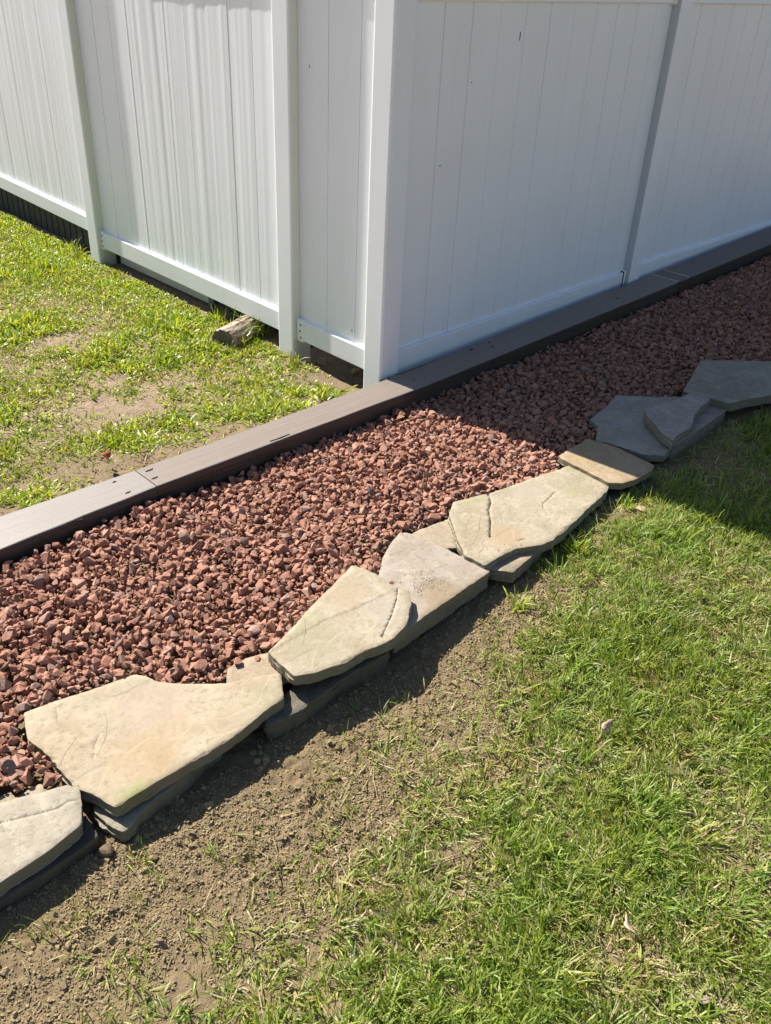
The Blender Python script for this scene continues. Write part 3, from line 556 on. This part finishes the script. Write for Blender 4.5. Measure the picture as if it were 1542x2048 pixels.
def rail(run, u0, u1, zt0, zt1, parent, name='bottom_rail', h=.087, d0=.024, d1=.078, slots=()):
    """hollow-section rail as a bevelled bar; top height may differ at its two ends"""
    cuts = [u0]; 
    for s in slots: cuts += [s-.0032, s+.0032]
    cuts.append(u1); mb = MB(); b = .0035
    zt = lambda u: zt0+(zt1-zt0)*(u-u0)/(u1-u0)
    for a, c in zip(cuts[0::2], cuts[1::2]):
        prof = lambda u: [(d0+b, zt(u)), (d0+b*.3, zt(u)-b*.3), (d0, zt(u)-b), (d0, zt(u)-h+b), (d0+b*.3, zt(u)-h+b*.3), (d0+b, zt(u)-h), (d1, zt(u)-h), (d1, zt(u))]
        sk = .10*(d1-d0) if slots else 0
        V = [run.pt(a-(sk*(d-d0)/(d1-d0) if a != u0 else 0), d, z) for d, z in prof(a)]+[run.pt(c-(sk*(d-d0)/(d1-d0) if c != u1 else 0), d, z) for d, z in prof(c)]
        F_ = [[j, (j+1) % 8, 8+(j+1) % 8, 8+j] for j in range(8)]+[list(range(8))[::-1], list(range(8, 16))]
        mb.add(V, F_)
    o = mb.build(name, VINYL, parent); bm = bmesh.new(); bm.from_mesh(o.data); bmesh.ops.recalc_face_normals(bm, faces=bm.faces[:]); bm.to_mesh(o.data); bm.free()
    o.data.polygons.foreach_set('use_smooth', np.zeros(len(o.data.polygons), bool)); return o
def bracket(run, u0, u1, zt, parent, h=.094, screws=True):
    mb = MB(); a, b = run.pt(u0, .0195, 0), run.pt(u1, .082, 0)
    mb.box(min(a[0], b[0]), max(a[0], b[0]), min(a[1], b[1]), max(a[1], b[1]), zt-h, zt+.004, .003); o = mb.build('rail_bracket', VINYL, parent, 40)
    if screws:
        for k, q in enumerate((.2, .5, .8)):
            mb = MB(); u = u0+(u1-u0)*(.35+.1*(k == 1)); a, b = run.pt(u-.0035, .0175, 0), run.pt(u+.0035, .0205, 0)
            mb.box(min(a[0], b[0]), max(a[0], b[0]), min(a[1], b[1]), max(a[1], b[1]), zt-h*q-.004, zt-h*q+.004, .001)
            mb.build('screw', HOLE, o)
    return o
L, R_ = Run('L'), Run('R')
fl = empty('vinyl_fence', (.05, 1.3, 0), 'white vinyl fence run at left, boards raked by the sun above the weedy lawn', 'fence')
frr = empty('vinyl_fence', (.9, .05, 0), 'white vinyl fence run at right, shaded face behind the gravel bed, with the corner post', 'fence')
for f in (fl, frr): f.location = (0, 0, 0)
Y2, Y3 = .541, 2.202; X2 = 1.7544
post(R_, 0, frr, .0, 1); post(R_, X2, frr, .0, 2); post(R_, 3.60, frr, .0, 3); post(R_, 5.4, frr, 0, 4)
post(L, Y2, fl, -.05, 5); post(L, Y3, fl, -.05, 6); post(L, 3.98, fl, -.05, 7); post(L, 5.8, fl, -.05, 8)
A = .00045
panel(R_, PW+.001, X2-.001, [.277+.15*k-.15 for k in range(0, 13)], frr, .15, 1.80, 21, A*.8, (1,))
panel(R_, X2+PW+.001, 3.599, [2.011+.152*k for k in range(12)], frr, .17, 1.80, 22, A*.8)
panel(R_, 3.60+PW+.001, 5.399, [3.85+.152*k for k in range(12)], frr, .17, 1.80, 28, A*.8)
panel(L, PW+.001, Y2-.001, [.20, .37], fl, .14, 1.80, 23, A*.8)
panel(L, Y2+PW+.001, Y3-.001, [.814-.15+.1535*k for k in range(11)], fl, .14, 1.80, 24, A*2.2, (4,))
panel(L, Y3+PW+.001, 3.979, [2.475+.1525*k for k in range(10)], fl, .20, 1.80, 25, A*2.2)
panel(L, 3.98+PW+.001, 5.799, [4.2+.1525*k for k in range(10)], fl, .24, 1.80, 26, A*2.2)
rail(R_, PW+.012, X2-.022, .194, .2135, frr, h=.105)
rail(R_, X2+PW+.004, 3.597, .228, .219, frr, h=.105)
rail(R_, 3.60+PW+.004, 5.397, .24, .25, frr)
rail(L, PW+.002, Y2-.012, .193, .196, fl); rail(L, Y2+PW+.002, Y3-.012, .196, .207, fl)
rail(L, Y3+PW+.002, 3.977, .257, .300, fl, h=.078); rail(L, 3.98+PW+.002, 5.79, .32, .36, fl)
ZT = 1.397
for run, par, segs in ((R_, frr, ((PW+.002, X2-.02), (X2+PW+.002, 3.597), (3.60+PW, 5.397))), (L, fl, ((PW+.002, Y2-.002), (Y2+PW+.002, Y3-.002), (Y3+PW+.002, 3.977), (3.98+PW, 5.79)))):
    for a, b in segs:
        d0 = .034 if run is L else .026
        rail(run, a, b, ZT+.087, ZT+.087, par, 'middle_rail', d0=d0); rail(run, a, b, 1.84, 1.84, par, 'top_rail', d0=d0)
bracket(R_, X2-.021, X2-.001, .2165, frr, screws=False); bracket(R_, X2-.019, X2-.0005, ZT+.09, frr, screws=False); bracket(R_, PW+.0005, PW+.011, .197, frr, h=.09, screws=False)
mb = MB(); mb.box(X2-.0245, X2-.0205, .021, .05, .125, .2175); mb.build('bracket_gap', HOLE, frr)
bracket(L, Y3-.030, Y3-.0005, .209, fl); bracket(L, Y2-.045, Y2-.0005, .199, fl); bracket(L, Y2+PW+.0005, Y2+PW+.014, .196, fl, screws=False); bracket(L, PW+.0005, PW+.014, .193, fl, screws=False)
def scuff(run, u, z, L_, w, ang, par):
    c, s = math.cos(ang), math.sin(ang); q = [(-L_/2, 0), (-L_*.1, w/2), (L_/2, 0), (L_*.15, -w/2)]; V = []
    for dd in (.0405, .0432): V += [run.pt(u+a*s+b*c, dd, z+a*c-b*s) for a, b in q]
    mesh_np('scuff_mark', np.array(V), [[0, 1, 2, 3], [7, 6, 5, 4], [0, 4, 5, 1], [1, 5, 6, 2], [2, 6, 7, 3], [3, 7, 4, 0]], HOLE, parent=par)
scuff(L, .474, 1.168, .017, .003, .15, fl); scuff(R_, .70, 1.287, .030, .0022, .03, frr); scuff(R_, .446, 1.142, .005, .003, 0, frr); scuff(R_, .306, .869, .012, .003, 1.1, frr); scuff(L, .215, .24, .010, .004, .1, fl); scuff(R_, .40, .215, .004, .004, 0, frr)

# ---------------------------------------------------------------- what shows through the gap under the left run
sh = empty('skirting_sun_block', (0, 0, 0), 'dark skirting boards seen through the gap below the left fence, with an added box blocking the sun', 'skirting with sun blocker')
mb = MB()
mb.box(.14, 1.95, .60, 5.6, -.05, 1.70); mb.build('sun_block_box', DARKW, sh)  # added box that blocks the sun and keeps the fence gap dark
mb = MB()
for k in range(46):
    y = 2.2+.075*k; mb.box(.10, .118+.006*(k % 2), y, y+.062, -.05, .34)
mb.build('skirting_boards', DARKW, sh)
pk = empty('picket_screen', (0, 0, 0), 'low screen of old grey pickets and a batten behind the left fence gap', 'picket screen')
mb = MB(); mb.box(.100, .116, 1.325, 2.16, .034, .075, .002); mb.build('batten', OLDW, pk)
for y in (2.00, 1.88, 1.755, 1.628, 1.335): mb = MB(); mb.box(.1175, .132, y-.013, y+.013, -.03, .12, .001); mb.build('picket', OLDW, pk)

# ---------------------------------------------------------------- log
def log():
    a = Vector((-.150, .850, .044)); b = Vector((.06, .905, .058)); ax = (b-a).normalized(); s = ax.cross(Vector((0, 0, 1))).normalized(); u = s.cross(ax)
    n, m = 84, 30; V = []; r0 = .060
    for i in range(m+1):
        t = i/m; c = a.lerp(b, t)
        for k in range(n):
            th = 2*math.pi*k/n; rr = r0*(1+.10*math.sin(2*th+.7)+.03*t)+.007*fbm(np.array([th*6]), np.array([t*1.2]), 1.3, 3, 5)[0]-.006*max(0., float(fbm(np.array([th*9+.6*math.sin(t*7)]), np.array([t*1.6]), 2.2, 3, 6)[0]))**.7
            V.append(c+(s*math.cos(th)+u*math.sin(th))*rr)
    F_ = [[i*n+k, i*n+(k+1) % n, (i+1)*n+(k+1) % n, (i+1)*n+k] for i in range(m) for k in range(n)]
    root = mesh_np('log', np.array([v[:] for v in V]), F_, None, origin=(-.02, .96, .0))
    g = G('weathered_bark', .9, .15); z = g.noise(26, 6, .7, .5, stretch=(.25, 2.5, 2.5)); g.col(g.ramp(z, [(.30, (.035, .026, .018)), (.44, (.24, .19, .145)), (.66, (.50, .42, .35))])); g.bump(z, .008, 1.0)
    root.data.materials.append(g.m)
    ge = flat('log_end', (.12, .10, .08), .95, 120, .7, .004)
    for nm, cc, i0, sg in (('cut_end', a, 0, -1), ('cut_end', b, m, 1)):
        E_ = [V[i0*n+k] for k in range(n)]; E2 = [cc.lerp(e, .5)+ax*sg*.003 for e in E_]; VV = E_+E2+[cc+ax*sg*.001]
        FF = [[k, (k+1) % n, n+(k+1) % n, n+k] for k in range(n)]+[[n+k, n+(k+1) % n, 2*n] for k in range(n)]
        mesh_np(nm, np.array([v[:] for v in VV])-np.array([-.02, .96, 0]), FF, ge, parent=root)
    root.data.polygons.foreach_set('use_smooth', np.ones(len(root.data.polygons), bool))
    tag(root, 'short weathered log lying in the grass under the left fence', 'log')
log()

# ---------------------------------------------------------------- grass
def blades(x, y, L_, w, lean, curve, az=None, zoff=0.0, zfun=ground_h, tipw=.12, seg=3):
    n = len(x); az = RNG.uniform(0, 2*np.pi, n) if az is None else az
    z = zfun(x, y)+zoff-.003; p = np.stack([x, y, z], -1); side = np.stack([-np.sin(az), np.cos(az), np.zeros(n)], -1)
    tw = RNG.normal(0, .5, n); side = side*np.cos(tw)[:, None]+np.array([0, 0, 1.])*np.sin(tw)[:, None]
    rows = []; th = lean.copy(); q = p.copy()
    for k in range(seg+1):
        ww = w*(1-.15*k/seg) if k < seg else w*tipw
        if k == 0: ww = w*.75
        rows.append(q-side*ww[:, None]/2); rows.append(q+side*ww[:, None]/2)
        st = L_/seg; d = np.stack([np.cos(az)*np.sin(th), np.sin(az)*np.sin(th), np.cos(th)], -1); q = q+d*st[:, None]; th = th+curve/seg
    V = np.stack(rows, 1); k = V.shape[1]; F_ = []
    for i in range(seg): F_ += [[2*i, 2*i+1, 2*i+3], [2*i, 2*i+3, 2*i+2]]
    F_ = (np.array(F_)[None]+(np.arange(n)*k)[:, None, None]).reshape(-1, 3)
    V = V.reshape(-1, 3); return V, F_, np.repeat(np.arange(n), 2*seg)
GR_A = leafmat('lawn_grass', [(0, (.08, .13, .016)), (.3, (.165, .24, .035)), (.6, (.26, .335, .058)), (.85, (.37, .42, .11)), (1, (.36, .41, .23))], .42, .46, (1.35, 1.35, .42), .33)
GR_D = leafmat('dry_grass', [(0, (.33, .28, .13)), (.4, (.40, .34, .18)), (.75, (.26, .20, .10)), (1, (.46, .42, .28))], .2, .6, (1, 1, .8), .3)
GR_B = leafmat('weedy_grass', [(0, (.11, .18, .015)), (.35, (.22, .32, .022)), (.7, (.34, .42, .032)), (.9, (.43, .44, .06)), (1, (.30, .37, .12))], .42, .42, (1.5, 1.4, .35), .5)
GR_Y = leafmat('yellow_weeds', [(0, (.30, .28, .06)), (.5, (.38, .31, .10)), (1, (.24, .25, .05))], .3, .5, (1, 1, .6), .3)
def cull(x, y, d):
    m = RNG.uniform(0, 1, len(x)) < d
    for k, v in SLABS.items():
        m &= ~inpoly(x, y, v[1])
    return m
def clump_az(x, y, s): return fbm(x, y, 14, 2, s)*2*np.pi*1.5+RNG.normal(0, .8, len(x))
# front lawn
N = 560000; x = RNG.uniform(-2.35, 1.7, N); y = RNG.uniform(-2.5, -.98, N)
vis = (y > -2.35-.0*x) & (y < np.interp(x, [-2.4, 0, .6, 1.0, 1.7], [-1.1, -1.08, -1.03, -1.1, -1.25])) & ((y+1.35) > -(x+2.2)*.98-.12)
m = vis & cull(x, y, grass_dens(x, y)*np.where(x > .3, .8, 1)); x, y = x[m], y[m]; n = len(x)
tuft = fbm(x, y, 16, 3, 61); Lh = np.clip(.024+.016*tuft+.010*fbm(x, y, 6, 2, 62)+RNG.gamma(2.0, .007, n), .010, .095)
dry = RNG.uniform(0, 1, n) < np.clip(.40+.5*fbm(x, y, 5, 3, 63)+.12*(1-grass_dens(x, y)), .05, .7)
ln = np.clip(np.abs(RNG.normal(.85, .42, n)), 0, 1.5); ln = np.where(dry, np.clip(RNG.normal(1.35, .2, n), 0, 1.6), ln)
V, Fc, bi = blades(x, y, Lh, RNG.uniform(.0016, .0042, n), ln, RNG.normal(.5, .6, n), clump_az(x, y, 65))
go2 = mesh_np('lawn_grass', V, Fc, [GR_A, GR_D], midx=dry[bi].astype(int)); tag(go2, 'short green and straw-flecked lawn in front of the flagstones', 'grass', kind='stuff')
# stray sprigs on the soil bank
Vs = []; Fs = []; Bs = []; off = 0; nb = 0
r = random.Random(5)
for k in range(330):
    sx, sy = r.uniform(-2.1, -.5), r.uniform(-1.75, -1.17)
    dd = float(YB(sx))-sy
    if not (-.36 < dd < .05) or r.random() > (.40 if dd < -.15 else .9): continue
    c = r.randint(5, 20); xs = np.array([r.gauss(sx, .014) for _ in range(c)]); ys = np.array([r.gauss(sy, .014) for _ in range(c)])
    V, Fc, bi = blades(xs, ys, RNG.uniform(.018, .048, c), RNG.uniform(.0014, .003, c), np.abs(RNG.normal(.7, .4, c)), RNG.normal(.5, .4, c))
    Vs.append(V); Fs.append(Fc+off); off += len(V); Bs.append(((bi+nb) % 4 == 0)); nb += c
x = RNG.uniform(-2.2, -.4, 700); y = RNG.uniform(-1.8, -1.12, 700); m = (YB(x)-y < .06) & cull(x, y, .28+.3*vn(x*6, y*6, 3)); x, y = x[m], y[m]; n = len(x)
V, Fc, bi = blades(x, y, RNG.uniform(.012, .04, n), RNG.uniform(.001, .002, n), np.full(n, 1.45), RNG.normal(.05, .15, n), zoff=.008); Vs.append(V); Fs.append(Fc+off); Bs.append(np.ones(len(bi), bool))
sp = mesh_np('grass_sprigs', np.concatenate(Vs), np.concatenate(Fs), [GR_A, GR_D], midx=np.concatenate(Bs).astype(int)); tag(sp, 'thin sprigs and straw scattered over the soil bank', 'grass', kind='stuff')
# crumbs of soil
x, y = jgrid(-2.25, -.35, -1.80, -1.08, .0043, .5); d = (YB(x)-y); m = (d < .16) & (RNG.uniform(0, 1, len(x)) < np.clip(.80+.9*fbm(x, y, 7, 3, 71)-.5*sm(-1.35, -1.5, y)*sm(-1.6, -1.9, x), .12, 1)) & ((y+1.30) > -(x+2.2)*.98-.12)
xa, ya = jgrid(-1.65, -.25, .0, .48, .009, .5); ma = RNG.uniform(0, 1, len(xa)) < np.clip(.45+.8*fbm(xa, ya, 6, 3, 75), .05, 1)
x, y = np.concatenate([x[m], xa[ma]]), np.concatenate([y[m], ya[ma]])
for k, v in SLABS.items():
    q = ~inpoly(x, y, v[1]); x, y = x[q], y[q]
s = np.clip(.0026*np.exp(RNG.normal(0, .42, len(x))), .0012, .0085)
z = ground_h(x, y)+soil_bits(x, y)*(y < -.5)+s*.05
xb, yb2 = RNG.uniform(-2.2, -.45, 1500), RNG.uniform(-1.55, -1.1, 1500); mb_ = (YB(xb)-yb2 < -.06) & (RNG.uniform(0, 1, 1500) < sm(-.15, .3, fbm(xb, yb2, 6, 2, 77))+.12)
for k, v in SLABS.items(): mb_ &= ~inpoly(xb, yb2, v[1])
xb, yb2 = xb[mb_], yb2[mb_]; sb_ = np.clip(.0056*np.exp(RNG.normal(0, .42, len(xb))), .0035, .015)
x, y, s = np.concatenate([x, xb]), np.concatenate([y, yb2]), np.concatenate([s, sb_]); z = np.concatenate([z, ground_h(xb, yb2)+soil_bits(xb, yb2)+sb_*.15])
CL = [hull_rock(11, 900+i, .8) for i in range(14)]
V, Fc = scatter_rocks(np.stack([x, y, z], -1), s, 1.0, CL)
x2 = np.concatenate([RNG.normal(-.80, .035, 260), RNG.normal(-.9, .03, 60), RNG.normal(-.50, .03, 50)]); y2 = np.concatenate([RNG.normal(-1.02, .025, 260), RNG.normal(-.99, .02, 60), RNG.normal(-1.06, .012, 50)])
z2 = np.concatenate([np.full(320, .0835), np.full(50, .0965)]); V2, F2 = scatter_rocks(np.stack([x2, y2, z2], -1), np.clip(RNG.normal(.0010, .0005, 370), .0005, .003), 1.0, CL)
cr = mesh_np('soil_crumbs', np.concatenate([V, V2]), np.concatenate([Fc, F2+len(V)]), flat('crumbly_soil', (.245, .188, .108), .95, 300, .35, .001)); tag(cr, 'loose crumbly soil along the foot of the flagstones', 'soil', kind='stuff')

# yard beyond the timber
def yard_dens(x, y):
    k = .60+.8*fbm(x, y, 3.2, 3, 81)+.7*fbm(x, y, 11, 2, 82)
    k = k+.7*np.exp(-((x+.10)/.28)**2)*sm(.3, .7, y)+.25*sm(1.2, 2.2, y)
    strip = sm(.36, .10, y+.08*fbm(x, y, 5, 2, 83))*sm(-.40, -.62, x)*sm(-1.38, -1.2, x); k = k*(1-.95*strip)
    for (cx, cy, rx, ry, f) in ((-.70, 1.28, .14, .08, .95), (-.95, 1.55, .2, .05, .5), (-.12, .60, .07, .06, .5), (-.08, 2.25, .07, .12, .7), (-.62, .40, .16, .10, .7), (-.15, 3.2, .05, .5, .6), (-.5, 1.7, .08, .05, .6)):
        k = k*(1-f*np.exp(-(((x-cx)/rx)**2+((y-cy)/ry)**2)**1.5))
    return np.clip(k, 0.03, 1.1)*sm(.05, -.01, x)
N = 270000; x = RNG.uniform(-1.95, .12, N); y = RNG.uniform(-.03, 4.6, N)
vis = (x > -1.75+.36*y-.1) & (y > np.interp(x, [-1.9, -1.1, 0], [.03, -.02, .02])) & ~((x > .0) & (y < .95) & (RNG.uniform(0, 1, N) < .93)) & (x < .13)
m = vis & (RNG.uniform(0, 1, N) < yard_dens(x, y)); x, y = x[m], y[m]; n = len(x)
lush = np.clip(.45+.9*fbm(x, y, 2.4, 3, 85)+.5*np.exp(-((x+.05)/.2)**2), 0, 1.2)
Lh = np.clip((.015+.027*lush*np.clip(.7+1.2*fbm(x, y, 13, 2, 88), .3, 1.5))+RNG.gamma(2, .004, n), .010, .09)*(1-.45*sm(-.28, -.05, x))
kind = np.where(RNG.uniform(0, 1, n) < np.clip(.34-.35*lush+.25*(1-yard_dens(x, y)), .04, .7), 1, 0); kind = np.where((kind == 0) & (RNG.uniform(0, 1, n) < .22*(1.2-lush)), 2, kind)
V, Fc, bi = blades(x, y, Lh, RNG.uniform(.0028, .0078, n)*np.where(kind == 1, .45, .75+.45*lush), np.clip(np.abs(RNG.normal(.95, .4, n))+.3*(kind == 1), 0, 1.5), RNG.normal(.6, .6, n), tipw=.25)
yg = mesh_np('weedy_lawn', V, Fc, [GR_B, GR_D, GR_Y], midx=kind[bi]); tag(yg, 'bright weedy lawn with sandy bare patches beside the left fence', 'grass', kind='stuff')
def tussock(name, cx, cy, c, lo, hi, label, spread=.02, dryp=.2, lean=.45, w=(.0025, .0055)):
    xs, ys = RNG.normal(cx, spread, c), RNG.normal(cy, spread, c)
    V, Fc, bi = blades(xs, ys, RNG.uniform(lo, hi, c), RNG.uniform(*w, c), np.abs(RNG.normal(lean, .3, c)), RNG.normal(.7, .5, c), seg=4)
    o = mesh_np(name, V, Fc, [GR_B, GR_D], midx=(RNG.uniform(0, 1, c) < dryp)[bi].astype(int), origin=(cx, cy, float(ground_h(cx, cy)))); tag(o, label, 'grass tuft')
tussock('grass_tuft', .02, .86, 70, .07, .17, 'tall grass tuft between the log and the second post', .035)
tussock('grass_tuft', -.09, .80, 26, .05, .14, 'thin upright weeds in front of the log end', .02, .35, .3)
tussock('grass_tuft', .03, 1.13, 40, .04, .09, 'dark grass tuft behind the log under the rail', .022, .05)
tussock('grass_tuft', -.04, 2.42, 45, .06, .14, 'long-bladed tuft at the foot of the far left post', .035, .05)
tussock('grass_tuft', -.03, .50, 24, .03, .09, 'small weed at the foot of the second post', .012, .3)
tussock('grass_tuft', -.40, 1.02, 26, .04, .09, 'pale-bladed clump in the yard in front of the log', .03, .55, .8)
tussock('grass_tuft', -.62, -1.20+.0, 30, .03, .07, 'dark green tuft against the foot of the thick slab corner', .012, .05)
tussock('grass_tuft', -.30, -1.155, 44, .03, .065, 'green tuft under the front edge of the cracked slab', .018, .05)
tussock('grass_tuft', .02, -1.12, 30, .025, .055, 'sunlit tuft at the corner of the golden slab', .014, .05)

# ---------------------------------------------------------------- leaves and twigs
def leaf(name, x, y, z, s, col, label, rz, tilt=(.3, .2), lobes=5, dz=.5):
    r = random.Random(int(abs(x*1e4))); n = 28; ring = []
    for k in range(n):
        t = 2*math.pi*k/n; rr = s*(.62+.38*abs(math.cos(lobes*t/2))**.8)*(1+.1*r.uniform(-1, 1)); ring.append((rr*math.cos(t)*1.25, rr*math.sin(t)*.85))
    V = []
    for f, q in ((1, ring), (.5, ring)):
        for a, b in q: a2, b2 = a*f, b*f; V.append((a2, b2, dz*s*(a2/s)**2*.5+dz*s*.5*math.sin(b2/s*3)*.5))
    V.append((0, 0, 0)); F_ = [[k, (k+1) % n, n+(k+1) % n, n+k] for k in range(n)]+[[n+k, n+(k+1) % n, 2*n] for k in range(n)]
    R3 = Matrix.Rotation(rz, 3, 'Z')@Matrix.Rotation(tilt[0], 3, 'X')@Matrix.Rotation(tilt[1], 3, 'Y')
    V = np.array([(R3@Vector(v))[:] for v in V]); V[:, 2] -= V[:, 2].min()
    o = mesh_np(name, V+np.array([x, y, z]), F_, flat(name+'_mat', col, .7, 60, .3, .001), smooth=True, origin=(x, y, z))
    md = o.modifiers.new('thick', 'SOLIDIFY'); md.thickness = .0006
    return tag(o, label, 'leaf')
gz = lambda x, y: float(ground_h(x, y))
leaf('fallen_leaf', -1.077, .205, gz(-1.077, .205)+.006, .021, (.33, .07, .04), 'small red leaf on the soil behind the timber', .5, (.6, .3), 3)
leaf('fallen_leaf', -1.124, .07, gz(-1.124, .07)+.004, .016, (.20, .16, .15), 'curled grey-brown leaf close behind the timber', 1.2, (.4, .5), 3)
leaf('fallen_leaf', -.835, -1.628, gz(-.83, -1.62)+.024, .017, (.42, .29, .21), 'pale brown leaf lying on the lawn right of centre', .3, (.5, -.3), 3)
leaf('fallen_leaf', -.77, -1.805, gz(-.77, -1.8)+.022, .015, (.36, .15, .07), 'narrow orange-brown leaf standing in the grass at right', 2.6, (1.1, .2), 2)
leaf('fallen_leaf', -1.215, -1.935, gz(-1.2, -1.93)+.016, .017, (.50, .36, .26), 'pinkish tan leaf in the lower right grass', .9, (.5, .2), 4)
leaf('fallen_leaf', -1.235, -2.092, gz(-1.23, -2.09)+.014, .015, (.22, .17, .14), 'dark brown leaf near the bottom right corner', 2.0, (.3, .2), 3)
def twig(name, pts, r0, col, label, zf=.006):
    V = []; m = 6; P_ = [Vector((a, b, gz(a, b)+zf+c)) for a, b, c in pts]
    for i, p in enumerate(P_):
        t = (P_[min(i+1, len(P_)-1)]-P_[max(i-1, 0)]).normalized(); s = t.cross(Vector((0, 0, 1))).normalized(); u = s.cross(t); rr = r0*(1-.5*i/len(P_))
        for k in range(m): a = 2*math.pi*k/m; V.append((p+(s*math.cos(a)+u*math.sin(a))*rr)[:])
    F_ = [[i*m+k, i*m+(k+1) % m, (i+1)*m+(k+1) % m, (i+1)*m+k] for i in range(len(P_)-1) for k in range(m)]+[list(range(m))[::-1], [(len(P_)-1)*m+k for k in range(m)]]
    o = mesh_np(name, np.array(V), F_, flat(name+'_mat', col), smooth=True, origin=P_[0][:]); return tag(o, label, 'twig')
twig('twig', [(-1.40, -1.578, 0), (-1.375, -1.60, .002), (-1.345, -1.612, .003), (-1.31, -1.628, .004), (-1.285, -1.632, .005), (-1.27, -1.625, .009)], .0018, (.11, .075, .06), 'thin dark twig bent over a bare patch in the lawn', .012)
twig('twig', [(-.93, 1.27, 0), (-.88, 1.30, .004), (-.83, 1.33, .002)], .002, (.34, .27, .19), 'pale straw-like twig on the sandy patch in the yard', .006)
# clods and bits on the sandy side
for (x, y, s, c, lb) in ((-.82, .25, .010, (.12, .09, .07), 'dark clod on the sandy strip behind the timber'), (-.98, .115, .009, (.13, .10, .08), 'dark clod close to the timber left of the red leaf'), (-.70, .14, .007, (.14, .11, .08), 'smaller dark clod on the sandy strip near the middle timber')):
    one_rock('soil_clod', x, y, gz(x, y)-.001, s, int(abs(x)*100), flat('dark_clod', c, .95, 200, .4, .003), lb, 'soil clod', fl=.8)
